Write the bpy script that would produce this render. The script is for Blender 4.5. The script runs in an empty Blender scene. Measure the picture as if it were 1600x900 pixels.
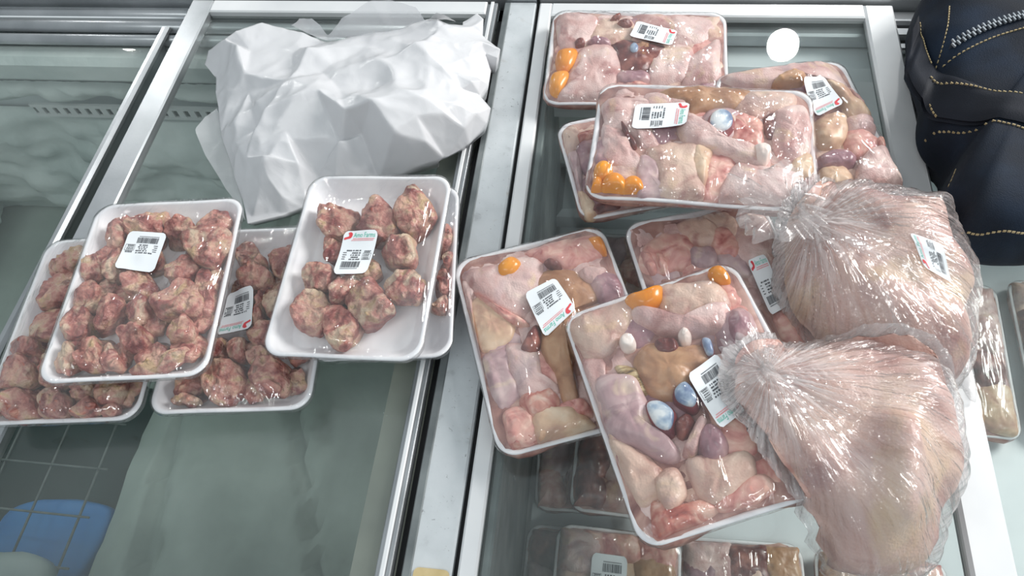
import bpy, math, random
import numpy as np
from mathutils import Vector, Matrix, Euler, noise
from mathutils.bvhtree import BVHTree
from mathutils.geometry import delaunay_2d_cdt
SC = bpy.context.scene
COL = SC.collection
random.seed(7)

# ------------------------------------------------------------------ camera, world, lights, exposure
def cam_basis(p, yw, r):
    f = Vector((-math.sin(yw)*math.cos(p), math.cos(yw)*math.cos(p), -math.sin(p)))
    R = Vector((math.cos(yw), math.sin(yw), 0)); U = R.cross(f)
    return R*math.cos(r)+U*math.sin(r), -R*math.sin(r)+U*math.cos(r), f
cR, cU, cF = cam_basis(math.radians(58.478), math.radians(14.471), math.radians(-9.181))
cd = bpy.data.cameras.new('camera'); cam = bpy.data.objects.new('camera', cd); COL.objects.link(cam)
cd.sensor_width = 36; cd.lens = 36*1155/1600; cd.clip_start = .01
cam.matrix_world = Matrix(((cR.x, cU.x, -cF.x, 0), (cR.y, cU.y, -cF.y, 0), (cR.z, cU.z, -cF.z, .7), (0, 0, 0, 1)))
SC.camera = cam
w = bpy.data.worlds.new('shop_ambience'); SC.world = w; w.use_nodes = True
bg = w.node_tree.nodes['Background']; bg.inputs[0].default_value = (.86, .95, 1.0, 1); bg.inputs[1].default_value = .38
def area(name, loc, target, sx, sy, power, col, shape='RECTANGLE'):
    l = bpy.data.lights.new(name, 'AREA'); l.shape = shape; l.size = sx; l.size_y = sy; l.energy = power; l.color = col
    o = bpy.data.objects.new(name, l); COL.objects.link(o); o.location = loc
    o.rotation_euler = (Vector(target)-Vector(loc)).to_track_quat('-Z', 'Y').to_euler(); return o
area('shop_window_daylight', (2.3, 1.6, 1.55), (.2, .5, 0), 1.0, 1.1, 76, (1, .985, .96))
area('ceiling_bulb', (-3.2, 3.55, 2.3), (-.7, .8, 0), .17, .17, 14, (1, 1, .98), 'DISK')
area('added_highlight_tube', (-.9, -.7, 2.3), (-.3, .4, 0), 1.2, .06, 7, (.95, 1, .98))  # unseen tube added behind the camera to give the cling film highlights
area('added_highlight_tube', (1.3, -.9, 2.3), (.2, .4, 0), 1.2, .06, 7, (.95, 1, .98))  # second added tube, also only for film highlights
area('ceiling_bulb', (.90, 3.49, 2.3), (.2, .8, 0), .17, .17, 12, (1, 1, .98), 'DISK')
vs = SC.view_settings; vs.view_transform = 'Standard'; vs.look = 'None'; vs.gamma = 1; vs.use_curve_mapping = False
vs.exposure = 0.48
SC.cycles.transparent_max_bounces = 32; SC.cycles.max_bounces = 8; SC.cycles.caustics_reflective = False; SC.cycles.caustics_refractive = False

# ------------------------------------------------------------------ helpers
def lin(c): return tuple(((v/255)/12.92 if v/255 <= .04045 else ((v/255+.055)/1.055)**2.4) for v in c)+(1,)
def tag(o, label=None, cat=None, group=None, kind=None):
    if label: o['label'] = label
    if cat: o['category'] = cat
    if group: o['group'] = group
    if kind: o['kind'] = kind
    return o
def empty(name, loc=(0, 0, 0), rot=(0, 0, 0)):
    o = bpy.data.objects.new(name, None); COL.objects.link(o); o.location = loc; o.rotation_euler = rot; o.empty_display_size = .02; return o
def obj(name, V, F, mat, parent=None, smooth=True, world=False):
    me = bpy.data.meshes.new(name)
    if world and parent is not None:
        l = parent.location.copy()
        if parent.parent is not None: l = l+parent.parent.location
        V = [(v[0]-l[0], v[1]-l[1], v[2]-l[2]) for v in V]
    me.from_pydata([tuple(v) for v in V], [], F); me.materials.append(mat)
    if smooth: me.polygons.foreach_set('use_smooth', [True]*len(me.polygons))
    me.update(); o = bpy.data.objects.new(name, me); COL.objects.link(o)
    if parent is not None: o.parent = parent
    return o
def boxes(L, bev=0.0):
    """list of (x0,x1,y0,y1,z0,z1) -> verts, faces; bev chamfers the top edges"""
    V, F = [], []
    for x0, x1, y0, y1, z0, z1 in L:
        n = len(V); b = min(bev, (x1-x0)*.45, (y1-y0)*.45, (z1-z0)*.45)
        V += [(x0, y0, z0), (x1, y0, z0), (x1, y1, z0), (x0, y1, z0), (x0, y0, z1-b), (x1, y0, z1-b), (x1, y1, z1-b), (x0, y1, z1-b)]
        F += [(n+3, n+2, n+1, n)]+[(n+i, n+(i+1) % 4, n+4+(i+1) % 4, n+4+i) for i in range(4)]
        if b > 0:
            V += [(x0+b, y0+b, z1), (x1-b, y0+b, z1), (x1-b, y1-b, z1), (x0+b, y1-b, z1)]
            F += [(n+4+i, n+4+(i+1) % 4, n+8+(i+1) % 4, n+8+i) for i in range(4)]+[(n+8, n+9, n+10, n+11)]
        else: F += [(n+4, n+5, n+6, n+7)]
    return V, F
def box(name, b, mat, parent, bev=0.0): 
    V, F = boxes([b], bev); return obj(name, V, F, mat, parent, False, True)
def smooth_loop(P, n):
    """closed Catmull-Rom through P, n even samples"""
    out = []; m = len(P)
    for i in range(m):
        p0, p1, p2, p3 = [Vector(P[(i+k-1) % m][:2]) for k in range(4)]
        for s in range(8):
            t = s/8
            out.append(.5*((2*p1)+(p2-p0)*t+(2*p0-5*p1+4*p2-p3)*t*t+(3*p1-p0-3*p2+p3)*t**3))
    L = [0]
    for i in range(len(out)): L.append(L[-1]+(out[(i+1) % len(out)]-out[i]).length)
    res = []; j = 0
    for k in range(n):
        d = L[-1]*k/n
        while L[j+1] < d: j += 1
        t = (d-L[j])/max(L[j+1]-L[j], 1e-9); res.append(out[j].lerp(out[(j+1) % len(out)], t))
    return res
def centroid(P):
    a = cx = cy = 0
    for i in range(len(P)):
        p, q_ = P[i], P[(i+1) % len(P)]; c = p[0]*q_[1]-q_[0]*p[1]; a += c; cx += (p[0]+q_[0])*c; cy += (p[1]+q_[1])*c
    if abs(a) < 1e-9: return Vector((sum(p[0] for p in P)/len(P), sum(p[1] for p in P)/len(P)))
    return Vector((cx/(3*a), cy/(3*a)))
def ccw(P):
    a = sum(P[i][0]*P[(i+1) % len(P)][1]-P[(i+1) % len(P)][0]*P[i][1] for i in range(len(P)))
    return P if a > 0 else P[::-1]
def pillow(poly, zb, zt, seg=36, rings=8, nexp=2.8, rough=.0012, freq=55., seed=0., inset=.9, tilt=(0, 0), crag=0.):
    """a lump of meat with the outline poly: rounded top, tapered foot"""
    P = smooth_loop(ccw(poly), seg); c = centroid(P); V = []; F = []
    def nz(x, y, z): return noise.noise(Vector((x*freq+seed, y*freq, z*freq)))+.5*noise.noise(Vector((x*freq*2.3, y*freq*2.3+seed, z*freq*2.3)))
    hh = zt-zb
    for p in P: V.append((p.x*inset, p.y*inset, zb))
    for k in range(rings):
        a = k/(rings-1)*math.pi/2*.97
        ra = math.cos(a)**(2/nexp); za = math.sin(a)**(2/nexp)
        for p in P:
            x = c.x+(p.x-c.x)*ra; y = c.y+(p.y-c.y)*ra; z = zb+hh*(.4+.6*za)+(x-c.x)*tilt[0]+(y-c.y)*tilt[1]
            d = rough*nz(x, y, z)
            if crag: d += crag*(.5-2*abs(noise.noise(Vector((x*130+seed, y*130+2*noise.noise(Vector((x*40, y*40, seed))), z*130)))))
            e = rough*.8*nz(x+9, y, z) if k < rings-2 else 0
            n = Vector((p.x-c.x, p.y-c.y)).normalized()
            V.append((x+n.x*e, y+n.y*e, z+d))
    V.append((c.x, c.y, zt+rough*nz(c.x, c.y, zt)))
    for k in range(rings):
        for j in range(seg):
            F.append((k*seg+j, k*seg+(j+1) % seg, (k+1)*seg+(j+1) % seg, (k+1)*seg+j))
    t = rings*seg
    for j in range(seg): F.append((t+j, t+(j+1) % seg, len(V)-1))
    F.append(tuple(range(seg))[::-1])
    return V, F

# ------------------------------------------------------------------ materials
def nodes(name):
    m = bpy.data.materials.new(name); m.use_nodes = True; nt = m.node_tree; nt.nodes.clear()
    out = nt.nodes.new('ShaderNodeOutputMaterial'); return m, nt, out
def N(nt, t, **kw):
    n = nt.nodes.new(t)
    for k, v in kw.items():
        if k.startswith('i_'): n.inputs[k[2:].replace('_', ' ')].default_value = v
        else: setattr(n, k, v)
    return n
def coords(nt, scale=(1, 1, 1), rnd=True):
    tc = N(nt, 'ShaderNodeTexCoord'); mp = N(nt, 'ShaderNodeMapping'); mp.inputs['Scale'].default_value = scale
    nt.links.new(tc.outputs['Object'], mp.inputs['Vector'])
    if rnd:
        oi = N(nt, 'ShaderNodeObjectInfo'); ma = N(nt, 'ShaderNodeMath', operation='MULTIPLY'); ma.inputs[1].default_value = 7.3
        nt.links.new(oi.outputs['Random'], ma.inputs[0]); nt.links.new(ma.outputs[0], mp.inputs['Location'])
    return mp.outputs['Vector']
def ramp(nt, fac, cols):
    r = N(nt, 'ShaderNodeValToRGB'); e = r.color_ramp.elements
    while len(e) < len(cols): e.new(.5)
    for i, (p, c) in enumerate(cols): e[i].position = p; e[i].color = lin(c)
    nt.links.new(fac, r.inputs[0]); return r.outputs[0]
def bump(nt, hgt, strength, dist):
    b = N(nt, 'ShaderNodeBump'); b.inputs['Strength'].default_value = strength; b.inputs['Distance'].default_value = dist
    nt.links.new(hgt, b.inputs['Height']); return b.outputs['Normal']
def solid(name, cols, scale=40, detail=4, rough=.4, metallic=0, bstr=0, bdist=.001, bscale=None, spec=.5, stretch=(1, 1, 1), rnd=True, sss=0, distort=0, voronoi=False, blotch=None):
    m, nt, out = nodes(name); p = N(nt, 'ShaderNodeBsdfPrincipled')
    v = coords(nt, stretch, rnd)
    n = N(nt, 'ShaderNodeTexNoise'); n.inputs['Scale'].default_value = scale; n.inputs['Detail'].default_value = detail; n.inputs['Distortion'].default_value = distort
    nt.links.new(v, n.inputs['Vector'])
    colo = ramp(nt, n.outputs['Fac'], cols)
    for bi, (bc, bs, b0, b1, amt) in enumerate(blotch or ()):
        n2 = N(nt, 'ShaderNodeTexNoise'); n2.inputs['Scale'].default_value = bs; n2.inputs['Detail'].default_value = 5; n2.inputs['Distortion'].default_value = .9
        va = N(nt, 'ShaderNodeVectorMath', operation='ADD'); va.inputs[1].default_value = (3.1*bi+1.7, .9*bi, 2.3); nt.links.new(v, va.inputs[0]); nt.links.new(va.outputs[0], n2.inputs['Vector'])
        mr = N(nt, 'ShaderNodeMapRange'); mr.inputs['From Min'].default_value = b0; mr.inputs['From Max'].default_value = b1; mr.inputs['To Max'].default_value = amt; nt.links.new(n2.outputs['Fac'], mr.inputs[0])
        mx = N(nt, 'ShaderNodeMix', data_type='RGBA'); nt.links.new(mr.outputs[0], mx.inputs['Factor']); nt.links.new(colo, mx.inputs['A']); mx.inputs['B'].default_value = lin(bc); colo = mx.outputs['Result']
    nt.links.new(colo, p.inputs['Base Color'])
    p.inputs['Roughness'].default_value = rough; p.inputs['Metallic'].default_value = metallic; p.inputs['Specular IOR Level'].default_value = spec
    if sss: p.inputs['Subsurface Weight'].default_value = sss; p.inputs['Subsurface Radius'].default_value = (.006, .003, .002); p.inputs['Subsurface Scale'].default_value = 1.
    if bstr:
        if voronoi: b = N(nt, 'ShaderNodeTexVoronoi'); b.inputs['Scale'].default_value = bscale or scale*4; h = b.outputs['Distance']
        else: b = N(nt, 'ShaderNodeTexNoise'); b.inputs['Scale'].default_value = bscale or scale*4; b.inputs['Detail'].default_value = 3; h = b.outputs['Fac']
        nt.links.new(v, b.inputs['Vector']); nt.links.new(bump(nt, h, bstr, bdist), p.inputs['Normal'])
    nt.links.new(p.outputs[0], out.inputs[0]); return m
def film(name, haze, hazecol, gl_rough, bscale, bstr, bdist, stretch=(1, 1, 1), ior=1.5, tint=(1, 1, 1), haze_noise=0, gain=1.0, radial=False):
    """thin clear plastic or glass: see-through, Fresnel gloss, a little milky scatter"""
    m, nt, out = nodes(name); v = coords(nt, stretch, True)
    if radial: v = N(nt, 'ShaderNodeAttribute', attribute_name='radial').outputs['Vector']
    tr = N(nt, 'ShaderNodeBsdfTransparent'); tr.inputs[0].default_value = tint+(1,)
    gl = N(nt, 'ShaderNodeBsdfGlossy'); gl.inputs['Roughness'].default_value = gl_rough
    df = N(nt, 'ShaderNodeBsdfDiffuse'); df.inputs[0].default_value = lin(hazecol)
    tl = N(nt, 'ShaderNodeBsdfTranslucent'); tl.inputs[0].default_value = lin(hazecol)
    dm = N(nt, 'ShaderNodeMixShader'); dm.inputs[0].default_value = .4; nt.links.new(df.outputs[0], dm.inputs[1]); nt.links.new(tl.outputs[0], dm.inputs[2])
    m1 = N(nt, 'ShaderNodeMixShader'); m1.inputs[0].default_value = haze
    nt.links.new(tr.outputs[0], m1.inputs[1]); nt.links.new(dm.outputs[0], m1.inputs[2])
    fr = N(nt, 'ShaderNodeLayerWeight'); fr.inputs[0].default_value = .5          # Schlick, the same from both sides of a sheet
    pw = N(nt, 'ShaderNodeMath', operation='POWER'); pw.inputs[1].default_value = 4.5; nt.links.new(fr.outputs['Facing'], pw.inputs[0])
    f0 = ((ior-1)/(ior+1))**2*gain
    gm = N(nt, 'ShaderNodeMath', operation='MULTIPLY_ADD'); gm.inputs[1].default_value = (1-f0)*.8; gm.inputs[2].default_value = f0; gm.use_clamp = True; nt.links.new(pw.outputs[0], gm.inputs[0])
    m2 = N(nt, 'ShaderNodeMixShader'); nt.links.new(gm.outputs[0], m2.inputs[0]); nt.links.new(m1.outputs[0], m2.inputs[1]); nt.links.new(gl.outputs[0], m2.inputs[2])
    if haze_noise:
        hn = N(nt, 'ShaderNodeTexNoise'); hn.inputs['Scale'].default_value = haze_noise; hn.inputs['Detail'].default_value = 5; nt.links.new(v, hn.inputs['Vector'])
        mr = N(nt, 'ShaderNodeMapRange'); mr.inputs['From Min'].default_value = .38; mr.inputs['From Max'].default_value = .7; mr.inputs['To Min'].default_value = haze*.4; mr.inputs['To Max'].default_value = haze*2
        nt.links.new(hn.outputs['Fac'], mr.inputs[0]); hz = mr.outputs[0]
        if radial:      # plastic gathers and whitens towards the knot
            sx = N(nt, 'ShaderNodeSeparateXYZ'); nt.links.new(v, sx.inputs[0])
            kr = N(nt, 'ShaderNodeMapRange'); kr.inputs['From Min'].default_value = .15; kr.inputs['From Max'].default_value = .75; kr.inputs['To Min'].default_value = 3.2; kr.inputs['To Max'].default_value = 1.; nt.links.new(sx.outputs[2], kr.inputs[0])
            km = N(nt, 'ShaderNodeMath', operation='MULTIPLY'); km.use_clamp = True; nt.links.new(hz, km.inputs[0]); nt.links.new(kr.outputs[0], km.inputs[1]); hz = km.outputs[0]
        nt.links.new(hz, m1.inputs[0])
    if bstr:
        b = N(nt, 'ShaderNodeTexNoise'); b.inputs['Scale'].default_value = bscale; b.inputs['Detail'].default_value = 3; b.inputs['Distortion'].default_value = .6
        nt.links.new(v, b.inputs['Vector']); nn = bump(nt, b.outputs['Fac'], bstr, bdist)
        for s in (gl, fr): nt.links.new(nn, s.inputs['Normal'])
    nt.links.new(m2.outputs[0], out.inputs[0]); return m
M = {}
M['skin'] = solid('chicken_skin', [(.28, (172, 126, 122)), (.44, (204, 166, 160)), (.6, (222, 194, 188)), (.78, (226, 204, 190))], 28, 5, .42, 0, .5, .0006, 520, voronoi=True, distort=.6, blotch=[((146, 82, 80), 34, .55, .70, .6), ((158, 136, 144), 20, .55, .70, .5), ((214, 186, 142), 26, .6, .72, .5)])
M['beige'] = solid('yellowish_skin', [(.3, (176, 130, 120)), (.48, (206, 172, 156)), (.7, (220, 194, 176))], 30, 5, .42, 0, .45, .0006, 480, voronoi=True, distort=.6, blotch=[((146, 82, 80), 34, .55, .70, .6), ((158, 136, 144), 20, .55, .70, .5), ((214, 186, 142), 26, .6, .72, .5)])
M['mauve'] = solid('bluish_flesh', [(.3, (150, 116, 122)), (.5, (186, 154, 156)), (.72, (212, 188, 184))], 26, 4, .38, 0, .3, .0006, 260, distort=.8, blotch=[((128, 92, 102), 24, .55, .7, .7), ((222, 200, 170), 30, .56, .7, .6)])
M['pink'] = solid('raw_pink_meat', [(.3, (170, 92, 88)), (.46, (208, 146, 136)), (.62, (224, 178, 162)), (.78, (236, 206, 190))], 48, 6, .36, 0, .5, .0012, 170, distort=1.2)
M['red'] = solid('bloody_meat', [(.3, (136, 62, 56)), (.43, (178, 104, 92)), (.56, (200, 146, 130)), (.72, (214, 182, 166))], 55, 6, .3, 0, .5, .0012, 160, distort=1.2)
M['fat'] = solid('yellow_fat', [(.3, (182, 138, 118)), (.5, (210, 176, 146)), (.7, (222, 198, 172))], 40, 4, .4, 0, .4, .001, 160)
M['liver'] = solid('brown_liver', [(.3, (140, 94, 66)), (.5, (176, 130, 96)), (.7, (194, 154, 120))], 40, 6, .36, 0, .5, .001, 200, distort=.7)
M['dark'] = solid('dark_giblet', [(.3, (66, 30, 34)), (.5, (112, 58, 54)), (.72, (170, 110, 96))], 50, 5, .3, 0, .4, .001, 160)
M['purple'] = solid('purple_giblet', [(.3, (116, 78, 88)), (.5, (156, 116, 124)), (.72, (196, 162, 160))], 36, 5, .3, 0, .35, .001, 150)
M['olive'] = solid('olive_giblet', [(.35, (84, 66, 40)), (.5, (142, 114, 74)), (.68, (206, 184, 140))], 60, 5, .4, 0, .5, .001, 160, stretch=(1, 4, 1))
M['yolk'] = solid('egg_yolk', [(.3, (214, 124, 20)), (.7, (236, 158, 44))], 24, 3, .22, 0, 0, sss=.3)
M['gizc'] = solid('bluish_gizzard_lining', [(.36, (112, 130, 162)), (.5, (168, 186, 204)), (.62, (226, 230, 232))], 60, 3, .25, 0, .2, .001, 120)
M['gizr'] = solid('gizzard_muscle', [(.3, (78, 36, 50)), (.6, (138, 62, 66))], 40, 4, .3)
M['cart'] = solid('white_cartilage', [(.3, (224, 196, 186)), (.6, (244, 232, 224))], 30, 3, .35)
M['bone'] = solid('meaty_bone', [(.24, (88, 40, 38)), (.36, (142, 78, 70)), (.47, (182, 122, 110)), (.57, (200, 158, 138)), (.66, (188, 158, 120)), (.8, (146, 104, 82))], 46, 8, .36, 0, 1.0, .003, 210, distort=1.0, blotch=[((112, 38, 40), 38, .52, .64, .8), ((208, 188, 162), 30, .57, .67, .8), ((92, 66, 48), 60, .6, .7, .7)])
M['carcass'] = solid('whole_chicken_skin', [(.28, (150, 108, 102)), (.42, (190, 150, 140)), (.56, (208, 174, 162)), (.75, (216, 190, 166))], 11, 7, .42, 0, .5, .0007, 420, voronoi=True, distort=.7, blotch=[((130, 76, 74), 15, .52, .66, .75), ((216, 190, 150), 12, .56, .7, .6)])
M['bed'] = solid('meat_bed', [(.3, (120, 76, 72)), (.5, (166, 122, 112)), (.7, (200, 164, 150))], 34, 5, .4, 0, .4, .001, 140, distort=1)
M['foam'] = solid('white_foam_tray', [(.35, (232, 232, 236)), (.65, (246, 246, 248))], 30, 2, .55, 0, .12, .0005, 600)
M['cling'] = film('cling_film', .06, (240, 238, 240), .06, 46, 1.0, .008, (1, .25, 1), 1.45, haze_noise=30, gain=1.9)
M['poly'] = film('clear_poly_bag', .17, (246, 240, 240), .10, 3.0, 1.0, .009, (1, 1, 1), 1.45, haze_noise=2.6, gain=2.8, radial=True)
M['poly2'] = film('clear_poly_corner', .13, (244, 240, 242), .10, 60, .6, .004, (1, 1, 1), 1.45, haze_noise=30, gain=1.6)
M['frill'] = film('gathered_poly', .2, (246, 242, 242), .12, 80, .5, .003, (1, 1, 1), 1.45, gain=1.6)
M['paper'] = solid('label_paper', [(.3, (222, 226, 230)), (.7, (236, 239, 242))], 20, 2, .35, 0)
M['ink'] = solid('black_ink', [(.3, (56, 58, 64)), (.7, (92, 94, 100))], 300, 2, .5)
M['redink'] = solid('red_ink', [(.3, (206, 60, 68)), (.7, (218, 84, 90))], 60, 2, .5)
M['pinkink'] = solid('pale_red_ink', [(.3, (224, 128, 134)), (.7, (232, 160, 162))], 300, 2, .5)
M['greenink'] = solid('green_ink', [(.3, (66, 176, 154)), (.7, (104, 196, 176))], 100, 2, .5)
M['glass'] = film('lid_glass', .045, (185, 196, 194), .015, 3, 0, .001, (1, 1, 1), 1.5, (.962, .98, .972), haze_noise=5)
M['alu'] = solid('brushed_aluminium', [(.3, (156, 160, 163)), (.7, (184, 187, 190))], 14, 5, .34, .75, .15, .0004, 300, stretch=(1, 1, 1))
M['whitebar'] = solid('white_coated_bar', [(.3, (214, 216, 218)), (.7, (230, 231, 232))], 10, 3, .3, .1)
M['greybar'] = solid('worn_grey_paint', [(.26, (164, 168, 171)), (.36, (190, 195, 198)), (.55, (197, 202, 205)), (.75, (202, 206, 209)), (.88, (184, 186, 186))], 38, 14, .42, .1, .2, .0006, 160, blotch=[((112, 114, 116), 240, .66, .74, .7), ((150, 140, 124), 22, .64, .76, .5)])
M['darkrail'] = solid('dirty_grey_rail', [(.3, (92, 98, 100)), (.6, (128, 134, 135)), (.8, (150, 154, 154))], 20, 6, .45, .4)
M['rubber'] = solid('black_gap_rubber', [(.3, (14, 14, 16)), (.7, (26, 27, 30))], 20, 2, .6)
M['beigeledge'] = solid('greyish_beige_ledge', [(.3, (156, 156, 146)), (.7, (176, 176, 164))], 14, 5, .5)
M['liner'] = solid('white_freezer_liner', [(.3, (206, 212, 216)), (.55, (220, 226, 229)), (.8, (230, 234, 236))], 6, 5, .5, 0, .2, .002, 20)
M['frost'] = solid('frost', [(.3, (186, 198, 196)), (.5, (214, 222, 220)), (.75, (236, 240, 238))], 7, 6, .6, 0, .5, .006, 30)
M['frostfloor'] = solid('frosted_floor', [(.25, (110, 118, 108)), (.4, (158, 170, 162)), (.6, (176, 187, 180)), (.8, (196, 204, 198))], 6, 7, .6, 0, .4, .005, 24)
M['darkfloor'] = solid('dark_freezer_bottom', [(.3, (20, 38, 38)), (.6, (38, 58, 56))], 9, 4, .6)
M['wire'] = solid('grey_wire', [(.3, (88, 98, 96)), (.7, (120, 128, 126))], 40, 3, .4, .2)
M['blue'] = solid('blue_sheet', [(.3, (30, 112, 186)), (.7, (52, 140, 210))], 8, 4, .5)
M['sack'] = solid('pale_sack', [(.3, (150, 164, 162)), (.7, (186, 196, 194))], 10, 4, .5)
M['brass'] = solid('tan_lock_metal', [(.3, (190, 168, 120)), (.7, (214, 194, 150))], 40, 4, .4, .3)
M['wbag'] = None
M['denim'] = solid('navy_denim', [(.25, (9, 14, 23)), (.5, (14, 23, 36)), (.8, (26, 42, 62))], 14, 6, .75, 0, .6, .0008, 900, spec=.25)
M['strap'] = solid('black_strap_cloth', [(.3, (16, 19, 28)), (.7, (26, 31, 42))], 16, 5, .7, 0, .5, .0006, 900, spec=.25)
M['thread'] = solid('tan_thread', [(.3, (150, 132, 96)), (.7, (188, 170, 130))], 200, 2, .7)
M['zip'] = solid('silver_zip', [(.3, (140, 148, 156)), (.7, (186, 192, 198))], 100, 2, .35, .6)
M['tape'] = solid('navy_zip_tape', [(.3, (12, 18, 28)), (.7, (20, 28, 42))], 60, 3, .8)
M['floor'] = solid('shop_floor_tile', [(.3, (150, 148, 142)), (.7, (176, 174, 168))], 5, 4, .5)
M['wallpaint'] = solid('pale_wall_paint', [(.3, (200, 204, 206)), (.7, (212, 215, 216))], 3, 3, .7)
def white_bag_mat(name, alpha):
    m, nt, out = nodes(name); v = coords(nt, (1, 1, 1), False)
    d = N(nt, 'ShaderNodeBsdfDiffuse'); d.inputs[0].default_value = lin((243, 243, 246))
    t = N(nt, 'ShaderNodeBsdfTranslucent'); t.inputs[0].default_value = lin((240, 240, 244))
    a = N(nt, 'ShaderNodeMixShader'); a.inputs[0].default_value = .3; nt.links.new(d.outputs[0], a.inputs[1]); nt.links.new(t.outputs[0], a.inputs[2])
    g = N(nt, 'ShaderNodeBsdfGlossy'); g.inputs['Roughness'].default_value = .28
    fr = N(nt, 'ShaderNodeFresnel'); fr.inputs[0].default_value = 1.45
    b = N(nt, 'ShaderNodeMixShader'); nt.links.new(fr.outputs[0], b.inputs[0]); nt.links.new(a.outputs[0], b.inputs[1]); nt.links.new(g.outputs[0], b.inputs[2])
    n = N(nt, 'ShaderNodeTexNoise'); n.inputs['Scale'].default_value = 22; n.inputs['Detail'].default_value = 6; n.inputs['Distortion'].default_value = 1.5; nt.links.new(v, n.inputs['Vector'])
    nn = bump(nt, n.outputs['Fac'], .2, .005)
    for s in (d, g, fr): nt.links.new(nn, s.inputs['Normal'])
    if alpha < 1:
        tr = N(nt, 'ShaderNodeBsdfTransparent'); c = N(nt, 'ShaderNodeMixShader'); c.inputs[0].default_value = alpha
        nt.links.new(tr.outputs[0], c.inputs[1]); nt.links.new(b.outputs[0], c.inputs[2]); b = c
    nt.links.new(b.outputs[0], out.inputs[0]); return m
M['wbag'] = white_bag_mat('white_carrier_plastic', 1); M['wfilm'] = white_bag_mat('thin_white_plastic', .62)

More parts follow.
